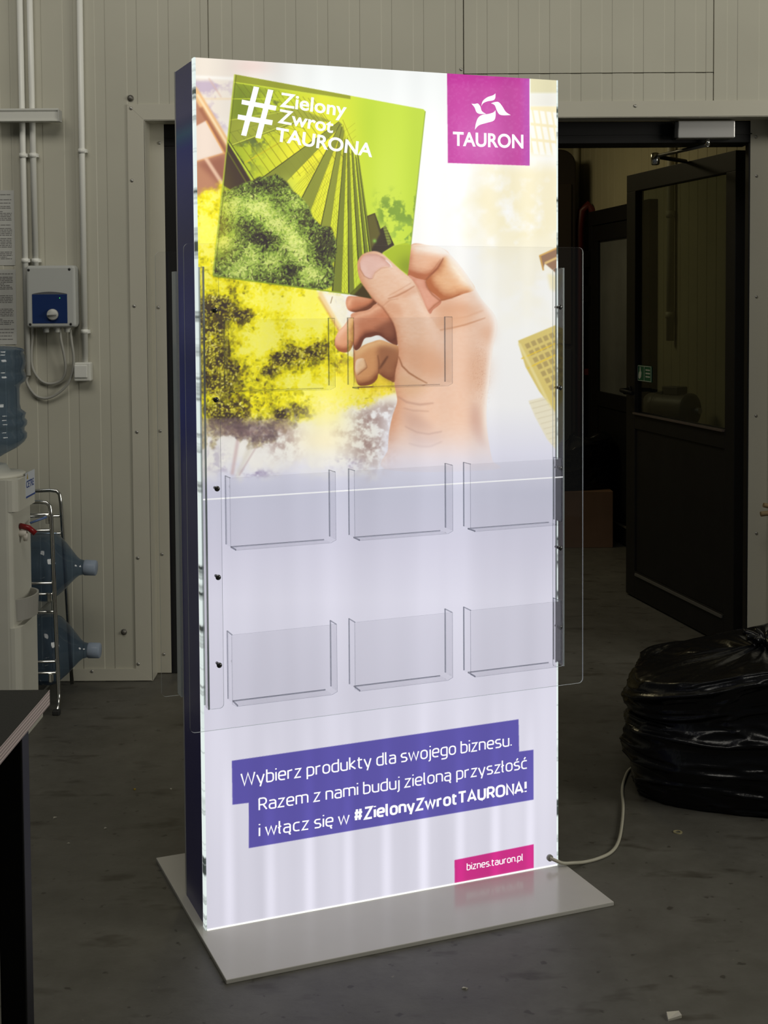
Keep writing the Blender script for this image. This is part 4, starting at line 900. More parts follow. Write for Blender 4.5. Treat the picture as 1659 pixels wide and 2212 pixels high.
for sx in (-1, 1):
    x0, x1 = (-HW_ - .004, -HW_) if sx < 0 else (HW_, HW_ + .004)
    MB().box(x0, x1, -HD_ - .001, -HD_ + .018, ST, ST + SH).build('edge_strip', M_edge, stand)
    x0, x1 = (-HW_ - .0035, -HW_) if sx < 0 else (HW_, HW_ + .0035)
    MB().box(x0, x1, -HD_ + .018, -HD_ + .021, ST, ST + SH).build('light_gap', M_leak if sx < 0 else mat('polished_trim', (.5, .55, .7), .2, metal=1.0), stand)
MB().box(-HW_, HW_, -HD_ - .004, -HD_, ST, ST + .0022).build('bottom_light_gap', glow('bottom_gap', (1, 1, .94), 1.1), stand)

# clear acrylic carrier sheets front and back, angle brackets, screws
M_cl = clear('clear_acrylic', (.980, .980, .982), .005, (.5, .52, .55))
M_cle = clear('clear_acrylic_edge', (.40, .46, .46), .55, (.80, .86, .88), .08)  # edge whitened to stand in for light piped through the sheet
M_pk = clear('pocket_acrylic', (.968, .968, .972), .006, (.5, .5, .55))
M_pke = clear('pocket_edge', (.60, .62, .66), .16, (.50, .53, .56), .05)
X = lambda a: a - HW_
def carrier(name, y0, y1, z0, z1): return MB().sheet(X(-.0435), X(.973), y0, y1, z0, z1, .012).build(name, [M_cl, M_cle], stand)
FY0 = -HD_ - .0445
fs = carrier('front_clear_sheet', FY0, FY0 + .004, .4905, 1.592); bs = carrier('back_clear_sheet', HD_ + .038, HD_ + .042, .494, 1.584)
def bracket(name, a0, a1, side, ya, yb, z0=.538, z1=1.541):
    """clear angle: one leg flat on the carrier sheet, the other reaching back to the box"""
    b = MB(); b.sheet(X(a0), X(a1), ya, ya + .003, z0, z1, .010)
    xa, xb = (X(a0), X(a0) + .004) if side < 0 else (X(a1) - .004, X(a1))
    b.box(xa, xb, min(ya, yb) + .001, max(ya, yb) - .001, z0, z1, 0); b.box(xa, xb, min(ya, yb), min(ya, yb) + .001, z0, z1, 1); b.box(xa, xb, max(ya, yb) - .001, max(ya, yb), z0, z1, 1); return b.build(name, [M_cl, M_cle], stand)
M_br = M_cle
bracket('angle_bracket', -.0005, .0365, -1, FY0 + .0042, -HD_ - .0005); bracket('angle_bracket', .889, .9215, 1, FY0 + .0042, -HD_ - .0005)
bracket('angle_bracket', -.0005, .0365, -1, HD_ + .0348, HD_ + .0345, .50, 1.536); bracket('angle_bracket', .889, .9215, 1, HD_ + .0348, HD_ + .0345, .50, 1.536)
for zz, y_ in ((0, 0),): pass
MB().box(X(-.004), X(0.0), HD_ + .0005, HD_ + .0375, .50, 1.536).build('spacer', M_cle, stand); MB().box(X(.9215), X(.9255), HD_ + .0005, HD_ + .0375, .50, 1.536).build('spacer', M_cle, stand)
M_scr = mat('steel_screw', (.10, .10, .10), .25, metal=.8)
for a in (.0255, .9065):
    for z in (1.4435, 1.2425, 1.0415, .8400, .6390):
        b = MB(); b.lathe([(0, .0063), (-.0016, .0062), (-.0034, .0048), (-.0042, .0024), (-.0044, .0003)], (X(a), FY0 - .0001, z), 'y', 20)
        b.lathe([(0, .0035), (.014, .0035)], (X(a), FY0 + .008, z), 'y', 10); b.build('screw', M_scr, fs)
MB().box(X(-.004), X(.924), FY0 + .009, FY0 + .0125, 1.0158, 1.0185).build('cross_bar', glow('bar_painted_glow', (1, 1, 1), .95), stand)  # gathered light put in as a glow; the bar is no lamp

# leaflet pockets bonded to the front sheet
def make_pocket():
    PW_, PHt, PD, t = .251, .160, .040, .0025
    p = bpy.data.objects.new('leaflet_pocket', None); COL.objects.link(p); p.parent = stand
    fr = MB(); y0 = -PD - t
    P = [(.0, .002), (.010, -.004), (.238, -.004), (.251, .002), (.251, PHt), (0, PHt)]
    fr.prism([(x, z) for x, z in P], y0, -PD, 0, 1); fr.build('front_panel', [M_pk, M_pke], p)
    for x in (0, PW_ - t):
        s = MB(); s.box(x, x + t, -PD, -.0003, .004, PHt, 0); s.build('side_panel', [M_pk], p)
        e = MB(); e.box(x - .0002, x + t + .0002, -.0022, -.0003, .004, PHt); e.box(x, x + t, -PD, -.0003, PHt - .0008, PHt + .0008); e.build('glued_edge', M_pke, p)
    s = MB(); s.box(.012, .236, -PD, -.0003, -.004, -.0015, 0); s.box(.012, .236, -.0018, -.0003, -.0042, -.0012, 1); s.box(.012, .0135, -PD, -.0003, -.0045, -.001, 1); s.build('bottom_ledge', [M_pk, M_pke], p)
    return p
pk0 = make_pocket(); first = True
for z, cols in ((.556, (.0435, .3385, .6370)), (.910, (.0435, .3405, .6380)), (1.2630, (.0450, .3410))):
    for a in cols:
        k = pk0 if first else copy_tree(pk0, stand); first = False
        k.location = (X(a), FY0, z)

# power lead out of the lower right corner
pc = thing('power_cord', 'pale power cord leaving the lower right corner of the lit stand towards the black bag', 'cord', (0, 0, 0))
M_cord = mat('pale_cord', (.40, .38, .30), .5)
def sw(a, b, z): return (SX + a * cs_ - b * sn_, SY + a * sn_ + b * cs_, z)
pts = [sw(.899, -.0062, .034), sw(.906, -.013, .031), sw(.93, -.018, .020), sw(.962, -.016, .0145)]
for px, py in ((1262, 1862), (1290, 1855), (1318, 1842), (1334, 1822), (1342, 1790), (1346, 1745), (1344, 1705), (1350, 1680), (1360, 1662), (1385, 1648)): q = on_z(px, py, .005); pts.append((q.x, q.y, .0046))
b = MB(); b.tube(pts, .0044, 10, 0, 6); b.build('lead', M_cord, pc)
b = MB(); b.lathe([(-.006, .0085), (0, .0085), (.0008, .006)], (0, 0, 0), 'y', 18); gr = b.build('grommet', mat('grommet_grey', (.3, .3, .28), .4), stand); gr.location = (X(.899), -HD_ - .0015, .034)

# ================================================================ along the wall on the left
def wz(px, py): return on_y(px, py, WY)
def wall_pipe(top, bot, label, clips, grp=None):
    a = on_y(*top, WY - .014); b_ = on_y(*bot, WY - .014); o = thing('conduit_pipe', label, 'pipe', (b_.x, b_.y, b_.z), group=grp)
    b = MB(); ex = (a.x - b_.x); L_ = 2.95 - b_.z; kx = ex / (a.z - b_.z) * L_; b.tube([(0, 0, 0), (kx, 0, L_)], .0115, 18); b.build('pipe', M_pipe, o)
    for py in clips:
        z = on_y(60, py, WY - .014).z - b_.z; x = kx * z / L_
        b = MB(); b.lathe([(z - .008, .0145), (z + .008, .0145)], (x, 0, 0), 'z', 20); b.box(x + .010, x + .0195, -.006, .0135, z - .0065, z + .0065); b.build('clip', M_pipe, o)
    return o
wall_pipe((42.5, 0), (60, 811), 'leftmost white wall conduit ending below the grey control box', (336, 563))
wall_pipe((64, 0), (77, 574), 'second white wall conduit running down to the top of the grey control box', (336, 563))
wall_pipe((172, 0), (184, 783), 'white wall conduit running down to the light switch', (327, 717))

# cable tray end crossing in front of the conduits
a, b_ = on_y(128, 250, WY - .06), on_y(0, 250, WY - .06)
rl = thing('mounting_rail', 'white horizontal rail crossing in front of the two left conduits', 'rail', (a.x, WY - .029, a.z))
P = [(-.045, -.021), (0, -.021), (0, .020), (-.045, .026), (-.045, .020), (-.040, .014), (-.040, -.016), (-.045, -.016)]
m = MB(); V = [(x, y, z) for x in (-.75, 0) for y, z in P]; n = len(P)
m.add(V, [tuple(range(n)), tuple(n + i for i in reversed(range(n)))] + [(i, (i + 1) % n, n + (i + 1) % n, n + i) for i in range(n)]); m.build('profile', M_white, rl)
MB().box(-.002, .003, -.046, 0, -.022, .021).build('end_cap', mat('pale_cap', (.46, .46, .43), .5), rl)
MB().box(-.62, -.58, 0, .029, -.015, .015).build('standoff', M_white, rl)

# grey control box with a blue panel
c0, c1 = wz(68, 575), wz(175, 706); bw, bh = c1.x - c0.x, c0.z - c1.z
cbx = thing('control_box', 'grey wall control box with blue panel and round white knob', 'control box', (c0.x, WY, c1.z))
M_gbox = mat('grey_box_plastic', (.46, .47, .45), .42); M_blue = mat('blue_panel', (.008, .028, .12), .4)
MB().box(.010, bw - .004, -.035, -.0005, .006, bh - .004).build('back_box', M_gbox, cbx, .008)
MB().box(0, bw, -.085, -.035, 0, bh).build('cover', M_gbox, cbx, .010, 3)
u = bw / 107.0
pn = MB(); pn.box(13 * u, 89 * u, -.0865, -.085, 9 * u, 72 * u); pn.build('panel', M_blue, cbx)
Q = [(13 * u, 72.6 * u)] + [((13 + 76 * t) * u, (72.6 + 10 * math.sin(math.pi * (.18 + .64 * t)) - 5.0) * u + .0) for t in np.linspace(.0, 1, 14)] + [(89 * u, 72.6 * u)]
pn = MB(); pn.prism([(x, max(z, 72.6 * u)) for x, z in Q], -.0858, -.085); pn.build('panel_crest', mat('dark_crest', (.10, .105, .115), .45), cbx)
kb = MB(); kb.lathe([(0, 12.5 * u), (-.010, 12 * u), (-.013, 10.5 * u), (-.0135, .0005)], (57.5 * u, -.0865, 28 * u), 'y', 30); kb.box(57.5 * u - 9 * u, 57.5 * u + 9 * u, -.0185, -.001, 28 * u - .0, 28 * u + .0) if 0 else None
kn = kb.build('knob', mat('knob_white', (.50, .50, .47), .4), cbx)
MB().box(47 * u, 68 * u, -.108, -.098, 26.0 * u, 30 * u).build('knob_grip', mat('knob_grip', (.40, .40, .38), .4), kn, .002)
MB().box(72.4 * u, 74 * u, -.0875, -.0865, 63 * u, 64.6 * u).build('indicator_light', glow('led_green', (.08, .9, .12), 1.2), cbx)
for x, z in ((6.5, 125), (95, 126), (8, 7), (96, 7)):
    b = MB(); b.lathe([(0, 2.8 * u), (-.002, 2.6 * u), (-.0021, .0004)], (x * u, -.085, z * u), 'y', 14); b.build('screw', mat('dark_screw', (.02, .02, .02), .4), cbx)
for px in (105, 129.5, 151.5):
    x = (px - 68) * u; b = MB(); b.lathe([(-.006, .0145), (0, .0145), (.001, .0145)], (x, -.05, 0), 'z', 6); b.lathe([(-.020, .0095), (-.018, .0115), (-.006, .0115)], (x, -.05, 0), 'z', 16); b.build('cable_gland', M_white if px > 110 else M_gbox, cbx)
M_cab = mat('grey_cable', (.36, .355, .32), .5)
def box_cable(pix, ys):
    pts = []
    for (px, py), y in zip(pix, ys): q = on_y(px, py, WY + y); pts.append((q.x - c0.x, y, q.z - c1.z))
    b = MB(); b.tube(pts, .0052, 10, 0, 6); b.build('cable', M_cab, cbx)
box_cable([(129.5, 712), (132, 735), (139, 770), (141.5, 795), (138, 813), (128, 824), (108, 829), (90, 823), (76, 807), (69, 788), (68, 760), (70, 730), (72, 703)], [-.05, -.05, -.04, -.03, -.02, -.014, -.012, -.012, -.012, -.012, -.012, -.012, -.012])
box_cable([(151.5, 712), (155, 740), (159, 772), (157, 802), (146, 830), (125, 850), (102, 860), (80, 856), (65, 840), (57.5, 824), (59.5, 813)], [-.05, -.05, -.045, -.035, -.025, -.018, -.015, -.013, -.012, -.013, -.014])

# light switch
s0, s1 = wz(164, 782), wz(201, 822); sw0 = thing('light_switch', 'small white light switch below the conduit beside the control box', 'switch', (s0.x, WY, s1.z)); w_, h_ = s1.x - s0.x, s0.z - s1.z
MB().box(0, w_, -.040, -.0005, 0, h_).build('housing', M_white, sw0, .005); r_ = MB().box(.003, w_ - .012, -.046, -.040, .013, h_ - .010).build('rocker', mat('rocker_white', (.70, .70, .66), .35), sw0, .003)

# notices
for i, (pt, pb, xr, lab) in enumerate([(411, 573, 33.5, 'upper white paper notice with small print on the left wall'), (582, 744, 37, 'lower white paper notice with small print, under the other notice')]):
    q1, q0 = on_y(xr, pt, WY), on_y(xr, pb, WY); o = thing('paper_notice', lab, 'notice', (q0.x, WY - .0006, q0.z)); hh = q1.z - q0.z
    MB().box(-.210, 0, -.0009, 0, 0, hh).build('sheet', mat('paper_white', (.50, .50, .47), .7), o)
    rr = random.Random(3 + i); ink = MB(); z = hh - .018
    while z > .018:
        if rr.random() < .88:
            x = -.200
            e = -.010 - rr.random() * (.004 if rr.random() < .7 else .08)
            while x < e: wd = .006 + rr.random() * .018; ink.box(x, min(x + wd, e), -.0012, -.0009, z, z + .0030); x += wd + .0022
        z -= .0064
    ink.build('small_print', mat('grey_ink', (.17, .165, .16), .7), o)

# water dispenser
CX0, CY0, CY1 = -1.228, 4.45, 4.70
wc = thing('water_cooler', 'white ribbed water cooler with red tap beside the bottle rack', 'water cooler', (-1.38, 4.575, 0))
M_cool = mat('cooler_white_plastic', (.60, .59, .52), .42, var=.03)
lx0, lx1, ly0, ly1 = -.155, CX0 + 1.38, CY0 - 4.575, CY1 - 4.575
def rprism(mb, x0, x1, y0, y1, z0, z1, r=.02, bulge=.0):
    P = []
    for cx, cy, a0 in ((x0 + r, y0 + r, 180), (x1 - r, y0 + r, 270), (x1 - r, y1 - r, 0), (x0 + r, y1 - r, 90)):
        for k in range(5):
            a = math.radians(a0 + 22.5 * k); P.append((cx + r * math.cos(a), cy + r * math.sin(a)))
    n = len(P); V = [(x, y, z) for z in (z0, z1) for x, y in P]; mb.add(V, [tuple(reversed(range(n))), tuple(n + i for i in range(n))] + [(i, (i + 1) % n, n + (i + 1) % n, n + i) for i in range(n)])
    return mb
b = MB(); rprism(b, lx0, lx1 - .020, ly0, ly1, .02, .872); rprism(b, lx0, lx1, ly0 + .001, ly1 - .001, .765, .871, .03); rprism(b, lx0, lx1, ly0 + .001, ly1 - .001, .03, .372, .03)
for k in range(7): b.box(lx0 + .02 + k * .027, lx0 + .031 + k * .027, ly0 - .008, ly0 + .002, .03, .862)
b.build('body', M_cool, wc)
b = MB(); rprism(b, lx0 - .01, lx1 + .012, ly0 - .012, ly1 + .008, 0, .028, .03); b.build('base', M_cool, wc)
b = MB(); b.lathe([(.872, .125), (.880, .124), (.884, .118), (.886, .075), (.912, .060), (.913, .040)], (.021, 0, 0), 'z', 36); b.build('collar', M_cool, wc)
# label on the front
lb = MB(); zt, zb = on_y(60, 1019, 4.6).z, on_y(60, 1073, 4.6).z; lb.box(lx1, lx1 + .0008, -.02, .10, zb, zt); lbo = lb.build('label', mat('label_white', (.62, .66, .74), .4), wc)
def small_text(body, o, org, ex, ez, size, m, name='lettering', bold=0.0):
    cu = bpy.data.curves.new('text', 'FONT'); cu.body = body; cu.offset = bold; t = bpy.data.objects.new('text', cu); COL.objects.link(t); me = bpy.data.meshes.new_from_object(t); bpy.data.objects.remove(t)
    for v in me.vertices: v.co = Vector(org) + Vector(ex) * (v.co.x * size) + Vector(ez) * (v.co.y * size)
    me.materials.append(m); q = bpy.data.objects.new(name, me); COL.objects.link(q); q.parent = o; return q
small_text('CETRE', lbo, (lx1 + .0012, -.015, zt - .052), (0, 1, 0), (0, 0, 1), .034, mat('ink_blue', (.02, .06, .28), .5), bold=.02)
b = MB(); b.add([(lx1 + .0012, -.008, zt - .022), (lx1 + .0012, .012, zt - .022), (lx1 + .0012, .004, zt - .001)], [(0, 1, 2)]); b.build('yellow_mark', mat('mark_yellow', (.5, .36, .08), .5), lbo)
b = MB(); b.box(lx1 + .0008, lx1 + .0014, -.02, .10, zb, zb + .006); b.build('blue_line', MATS['ink_blue'], lbo)
tp = MB(); qz = on_y(60, 1140, 4.58).z; tp.lathe([(lx1 - .036, .011), (lx1 + .005, .011)], (0, -.035, qz - .012), 'x', 16); tp.lathe([(-.030, .007), (-.004, .010)], (lx1 + .0, -.035, qz - .008), 'z', 14)
tpo = tp.build('tap', mat('tap_white', (.62, .58, .52), .35), wc)
b = MB(); b.tube([(lx1 - .018, -.036, qz + .014), (lx1 + .012, -.034, qz + .006), (lx1 + .034, -.032, qz - .014)], .010, 10); lv = b.build('tap_lever', mat('tap_red', (.22, .010, .012), .3), tpo); lv['label'] = 'dark red lever'
b = MB(); b.tube([(lx1 + .0, .03, qz + .012), (lx1 + .05, .06, qz + .028)], .004, 8); lv = b.build('tap_lever', mat('tap_blue', (.10, .16, .34), .4), tpo); lv['label'] = 'pale blue lever'
ct = MB(); zc0, zc1 = on_y(56, 1330, 4.56).z, on_y(56, 1284, 4.56).z; n = 18; V = []
for z, s_, ins in ((zc0, .93, 0), (zc1, 1, 0), (zc1, .90, 0), (zc0 + .01, .85, 0)):
    for k in range(n + 1): a = math.radians(-90 + 180 * k / n); V.append((lx1 - .034 + .062 * s_ * math.cos(a), .0 + .105 * s_ * math.sin(a), z))
m_ = n + 1; ct.add(V, [(i * m_ + k, i * m_ + k + 1, (i + 1) * m_ + k + 1, (i + 1) * m_ + k) for i in range(3) for k in range(n)] + [tuple(3 * m_ + k for k in range(m_)), tuple(k for k in reversed(range(m_)))]); ct.build('drip_tray', mat('tray_grey', (.38, .37, .34), .45), wc)

# bottles
def bottle_mat():
    m = clear('blue_water_bottle', (.50, .60, .72), .22, (.10, .14, .20), .05, 1.0); return m
M_bot = bottle_mat(); M_cap = clear('cap_pale_blue', (.5, .6, .7), .75, (.34, .40, .50), .2)
def px_z(py, d): return CAMH - (py - 651.6) * d / FPX
bt = thing('water_bottle', 'large blue water bottle standing upside down on the water cooler', 'bottle', (-1.359, 4.575, .87))
pf = [(991, .030), (984, .034), (975, .060), (962, .100), (950, .122), (941, .1305), (932, .1305), (926, .122), (919, .1235), (913, .1315), (905, .1315), (899, .124), (893, .126), (888, .129), (880, .112), (868, .108), (835, .108), (826, .112), (819, .128), (809, .1315), (800, .127), (795, .123), (790, .128), (775, .1315), (763, .128), (757, .122), (752, .128), (748, .120), (744, .100), (742, .060), (742, .002)]
b = MB(); b.lathe([(px_z(py, 4.575) - .87, r) for py, r in pf], (0, 0, 0), 'z', 44); b.build('body', M_bot, bt)
def make_lying(label, cx_, cz_, first=None):
    o = thing('water_bottle', label, 'bottle', (cx_, 4.91, cz_), group='blue water bottles')
    return o
prof = [(-.46, .002), (-.46, .09), (-.455, .115), (-.44, .128), (-.40, .130), (-.39, .124), (-.38, .130), (-.34, .130), (-.33, .124), (-.32, .130), (-.25, .130), (-.24, .125), (-.23, .130), (-.175, .130), (-.155, .122), (-.12, .090), (-.095, .062), (-.075, .040), (-.062, .030), (-.045, .026)]
lie1 = make_lying('upper blue water bottle lying on the rack with its neck pointing right', -1.067, px_z(1227, 4.91))
b = MB(); b.lathe(prof, (0, 0, 0), 'x', 40); b.build('body', M_bot, lie1); b = MB(); b.lathe([(-.046, .027), (-.042, .029), (-.004, .0285), (0, .025), (.0005, .001)], (0, 0, 0), 'x', 24); b.build('cap', M_cap, lie1)
lie2 = copy_tree(lie1); lie2.location = (on_y(217, 1407, 4.91).x, 4.91, px_z(1409, 4.91)); lie2['label'] = 'lower blue water bottle lying near the floor in the rack'
lie1.rotation_euler = (.0, .045, 0); lie2.rotation_euler = (0, .03, 0)
bt['group'] = 'blue water bottles'

# rack
rk = thing('bottle_rack', 'chrome tube rack holding two lying blue water bottles beside the cooler', 'rack', (-1.18, 4.765, 0))
z1, z2 = px_z(1081, 4.765), px_z(1056, 5.06)
def tube_part(name, pts, r=.0075, sm=0):
    b = MB(); b.tube(pts, r, 10, 0, sm); return b.build(name, M_chrome, rk)
rx = on_y(110, 1085, 4.765).x + 1.18
tube_part('front_loop', [(.007, -.06, .006), (.004, -.015, .02), (0, 0, .06), (rx * .5, 0, z1 * .5), (rx, 0, z1 - .05), (rx - .004, 0, z1 - .015), (rx - .016, 0, z1 - .003), (rx - .04, 0, z1), (rx - .38, 0, z1 - .012), (rx - .40, 0, z1 - .05), (rx - .40, 0, .008)])
rx2 = on_y(131, 1058, 5.06).x + 1.18
tube_part('rear_loop', [(rx2 + .03, .295, .008), (rx2, .295, z2 - .05), (rx2 - .004, .295, z2 - .015), (rx2 - .016, .295, z2 - .003), (rx2 - .04, .295, z2), (rx2 - .36, .295, z2 - .012), (rx2 - .38, .295, z2 - .05), (rx2 - .38, .295, .008)])
for py, y in ((1108, 0), (1112, .295), (1143, 0), (1150, .295), (1259, 0), (1283, 0), (1322, .02), (1432, 0), (1457, 0)):
    z = px_z(py, 4.765 + y); xe = rx * z / z1 if y < .1 else rx2; tube_part('cross_rail', [(xe - .37, y, z - .006), (xe, y, z)], .0052)
for z in (px_z(1322, 4.9), .012):
    for x in (-.30, -.10): tube_part('shelf_bar', [(x, 0, z), (x, .295, z)], .0052)
for py in (1119, 1290, 1468): MB().box(rx - .018, rx - .004, -.012, .006, px_z(py, 4.765) - .016, px_z(py, 4.765) + .016).build('latch', M_chrome, rk, .003)
MB().box(-.006, .020, -.078, -.050, 0, .018).build('foot', M_darkrub, rk, .004)

# work table at the left edge
tb = thing('work_table', 'black topped work table with layered plywood edge at the left', 'table', (-1.25, 1.65, 0))
def ply_mat():
    m = bpy.data.materials.new('plywood_edge'); m.use_nodes = True; nt = m.node_tree; N = nt.nodes; L = nt.links; p = N['Principled BSDF']
    tc = N.new('ShaderNodeTexCoord'); w = N.new('ShaderNodeTexWave'); w.bands_direction = 'Z'; w.inputs['Scale'].default_value = 53; w.inputs['Distortion'].default_value = .4; L.new(tc.outputs['Object'], w.inputs['Vector'])
    r = N.new('ShaderNodeValToRGB'); r.color_ramp.elements[0].position = .35; r.color_ramp.elements[1].position = .65; r.color_ramp.elements[0].color = (.20, .15, .13, 1); r.color_ramp.elements[1].color = (.46, .38, .33, 1)
    L.new(w.outputs['Fac'], r.inputs[0]); L.new(r.outputs[0], p.inputs['Base Color']); p.inputs['Roughness'].default_value = .6; return m
t = MB(); x0, x1, y0, y1 = -.75, .630, -.75, .787; V = [(x, y, z) for z in (.722, .75) for x, y in ((x0, y0), (x1, y0), (x1, y1), (x0, y1))]
t.add(V, [(0, 3, 2, 1), (4, 5, 6, 7)], 0); t.add(V, [(0, 1, 5, 4), (1, 2, 6, 5), (2, 3, 7, 6), (3, 0, 4, 7)], 1)
t.build('table_top', [mat('black_laminate', (.014, .014, .014), .5, spec=.3, bump=.2, bscale=300), ply_mat()], tb)
for x, y in ((.565, .66), (-.68, .66), (.565, -.70), (-.68, -.70)): MB().box(x, x + .047, y, y + .047, 0, .722).build('leg', M_black, tb, .003)
MB().box(-.63, .565, .67, .69, .65, .722).build('apron', M_black, tb); MB().box(-.63, .565, -.69, -.67, .65, .722).build('apron', M_black, tb)

# ================================================================ on the right: bag, sticks, litter
def bag_mesh(name, rx, ry, h, seed, m, knot=(0, 0)):
    r_ = np.random.default_rng(seed); nt_, nz = 260, 150
    th = np.linspace(0, 2 * np.pi, nt_, endpoint=False); s = np.linspace(0, 1, nz)
    TH, S_ = np.meshgrid(th, s)
    # profile: flat bottom, bulging side, top drawn in to the tie
    zt = np.interp(S_, [0, .04, .10, .55, .63, .70, .80, .95, 1], [0, .0, .06, .74, .87, .92, .95, .97, 1.03]) * h
    rt = np.interp(S_, [0, .04, .10, .30, .48, .56, .63, .70, .80, .90, .96, 1], [.0, .95, .99, 1.0, .96, .99, 1.0, .95, .66, .26, .08, .10])
    sq = (np.abs(np.cos(TH)) ** 4.0 + np.abs(np.sin(TH)) ** 4.0) ** (-1 / 4.0)
    x, y = rt * sq * np.cos(TH), rt * sq * np.sin(TH)
    def nz3(fx, fy, sd):
        g = np.random.default_rng(sd).random((64, 64)); u, v = (TH / (2 * np.pi) * fx) % fx, S_ * fy
        iu, iv = u.astype(int), v.astype(int); tu, tv = u - iu, v - iv; tu, tv = tu * tu * (3 - 2 * tu), tv * tv * (3 - 2 * tv)
        G = lambda a, b: g[a % int(fx) % 64, b % 64]
        return (G(iu, iv) * (1 - tu) + G(iu + 1, iv) * tu) * (1 - tv) + (G(iu, iv + 1) * (1 - tu) + G(iu + 1, iv + 1) * tu) * tv
    rid = lambda n: 1 - np.abs(2 * n - 1)
    d = .085 * (nz3(5, 4, seed) - .5) + .034 * rid(nz3(6, 7, seed + 1)) ** 4 + .022 * rid(nz3(12, 15, seed + 2)) ** 5 + .012 * rid(nz3(30, 34, seed + 3)) ** 4
    pl = np.clip((S_ - .62) / .3, 0, 1); d = d * (1 - .5 * pl)
    pleat = pl * (.05 * rid(nz3(34, 2, seed + 4)) ** 2 + .03 * rid(nz3(52, 3, seed + 5)) ** 2 - .03)
    k = 1 + d * 1.5 * np.clip(S_ / .06, 0, 1)
    X_, Y_ = x * k * rx + knot[0] * np.clip((S_ - .5) / .5, 0, 1), y * k * ry + knot[1] * np.clip((S_ - .5) / .5, 0, 1)
    Z_ = zt * (1 + .85 * (nz3(5, 4, seed + 6) - .5) * np.clip((S_ - .3) / .3, 0, 1) * (1 - pl * .6)) + (pleat + .03 * (nz3(20, 16, seed + 8) - .5) * np.clip(S_ * 4, 0, 1)) * h * np.clip(S_ / .1, 0, 1)
    Z_ = np.maximum(Z_, 0)
    b = MB(); V = np.stack([X_, Y_, Z_], -1).reshape(-1, 3); Fc = [(i * nt_ + q, i * nt_ + (q + 1) % nt_, (i + 1) * nt_ + (q + 1) % nt_, (i + 1) * nt_ + q) for i in range(nz - 1) for q in range(nt_)]
    b.add(V, Fc, 0, True); b.f.append(tuple((nz - 1) * nt_ + q for q in range(nt_))); b.mi.append(0); b.sm.append(True)
    return b
M_bag = mat('black_bin_liner', (.004, .004, .005), .24, spec=.36, bump=.8, bscale=46)
bag = thing('trash_bag', 'big black plastic rubbish bag tied at the top on the floor at the right', 'bag', (1.19, 4.075, 0), -.30)
bag_mesh('sack', .40, .40, .42, 11, M_bag, (-.02, .0)).build('sack', M_bag, bag)
kn = MB(); kr = np.random.default_rng(3)
for k in range(9):
    a = k * .7; kn.tube([(-.02 + .012 * math.cos(a), .012 * math.sin(a), .39), (-.02 + .03 * math.cos(a), .03 * math.sin(a), .418), (-.02 + (.05 + .03 * kr.random()) * math.cos(a), .06 * math.sin(a), .43 - .02 * kr.random())], .010, 8, 0, 3)
kn.build('gathered_top', M_bag, bag)
bg2 = thing('trash_bag', 'small black bag lying on the brown cardboard box in the store room', 'bag', (1.13, 8.05, .338), .3)
bag_mesh('sack', .22, .17, .27, 29, M_bag).build('sack', M_bag, bg2)

sk_ = thing('wooden_slats', 'two pale wooden stick ends poking in at the right edge beside the doorway', 'wood', (1.50, WY - .02, 0))
M_wood = mat('pale_wood', (.24, .17, .085), .6, var=.2, vscale=20)
q = on_y(1642, 1102, WY - .03); q2 = on_y(1640, 1112, WY - .03)
b = MB(); b.tube([(q.x - 1.5, -.018, q2.z + .004), (q.x - 1.5 + .10, -.010, q2.z + .014), (q.x - 1.5 + .3, -.0, q2.z + .03)], .010, 8); b.build('stick', M_wood, sk_)
b = MB(); b.tube([(q.x - 1.5 + .012, -.012, q.z + .020), (q.x - 1.5 + .10, -.004, q.z + .002), (q.x - 1.5 + .3, .008, q.z - .02)], .009, 8); b.build('stick', M_wood, sk_)

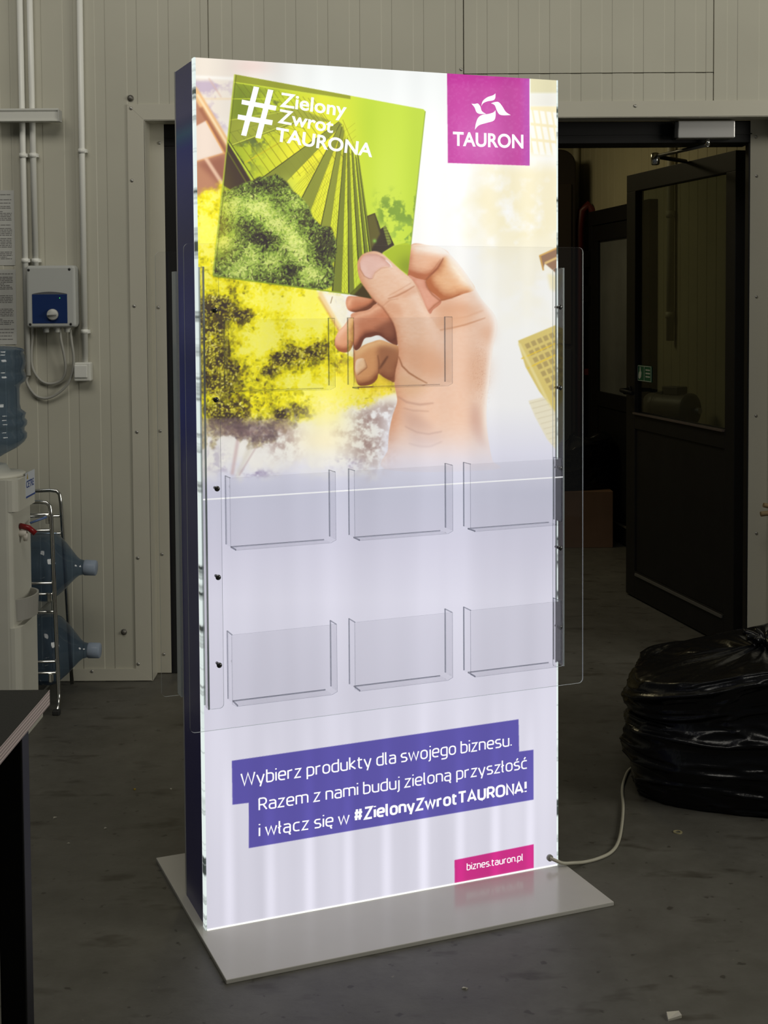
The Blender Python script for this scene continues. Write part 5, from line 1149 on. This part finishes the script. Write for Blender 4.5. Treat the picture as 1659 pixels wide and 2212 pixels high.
def litter(name, label, cat, px, py, build, grp=None):
    q = on_z(px, py, 0); o = thing(name, label, cat, (q.x, q.y, 0.0), random.uniform(0, 3), grp); build(o); return o
M_scr_w = mat('scrap_pale', (.42, .40, .34), .6); M_scr_y = mat('scrap_yellow', (.40, .28, .03), .6)
def ringb(o):
    b = MB(); n = 24; V = []; 
    for k in range(n):
        a = 2 * math.pi * k / n
        for r, z in ((.0125, 0), (.0125, .002), (.0075, .002), (.0075, 0)): V.append((r * math.cos(a), r * math.sin(a), z))
    b.add(V, [(4 * k + j, 4 * ((k + 1) % n) + j, 4 * ((k + 1) % n) + (j + 1) % 4, 4 * k + (j + 1) % 4) for k in range(n) for j in range(4)]); b.build('ring', mat('brass_dull', (.36, .32, .18), .4, metal=.3), o)
litter('washer', 'small pale ring washer on the floor in front of the black bag', 'washer', 1464, 1798, ringb)
def scrap(w, l, m, h=.004):
    def f(o):
        b = MB(); b.add([(-w, -l, 0), (w * .7, -l * .8, 0), (w, l, 0), (-w * .6, l * .7, 0), (-w, -l, h * .6), (w * .7, -l * .8, h), (w, l, h * .5), (-w * .6, l * .7, h * 1.3)], [(3, 2, 1, 0), (4, 5, 6, 7), (0, 1, 5, 4), (1, 2, 6, 5), (2, 3, 7, 6), (3, 0, 4, 7)]); b.build('flake', m, o)
    return f
litter('paper_scrap', 'crumpled pale paper scrap on the floor at the bottom edge of the photo', 'scrap', 1455, 2196, scrap(.019, .012, M_scr_w, .006))
litter('plastic_scrap', 'tiny yellow scrap on the floor left of the stand', 'scrap', 291, 1706, scrap(.005, .003, M_scr_y))
for px, py, lab in ((119, 1767, 'small white flake on the floor nearest the table leg'), (228, 1790, 'small white flake on the floor right of a bigger flake by the table'), (369, 1705, 'tiny pale flake on the floor close to the left side of the stand'), (1004, 2136, 'small pale chip on the floor in front of the stand plate'),
                    (148, 1823, 'tiny pale sliver on the floor, lowest of the flakes by the table')):
    litter('floor_flake', lab, 'scrap', px, py, scrap(.006 if px in (119, 1004) else .004, .003, M_scr_w, .003), 'pale flakes on the floor')
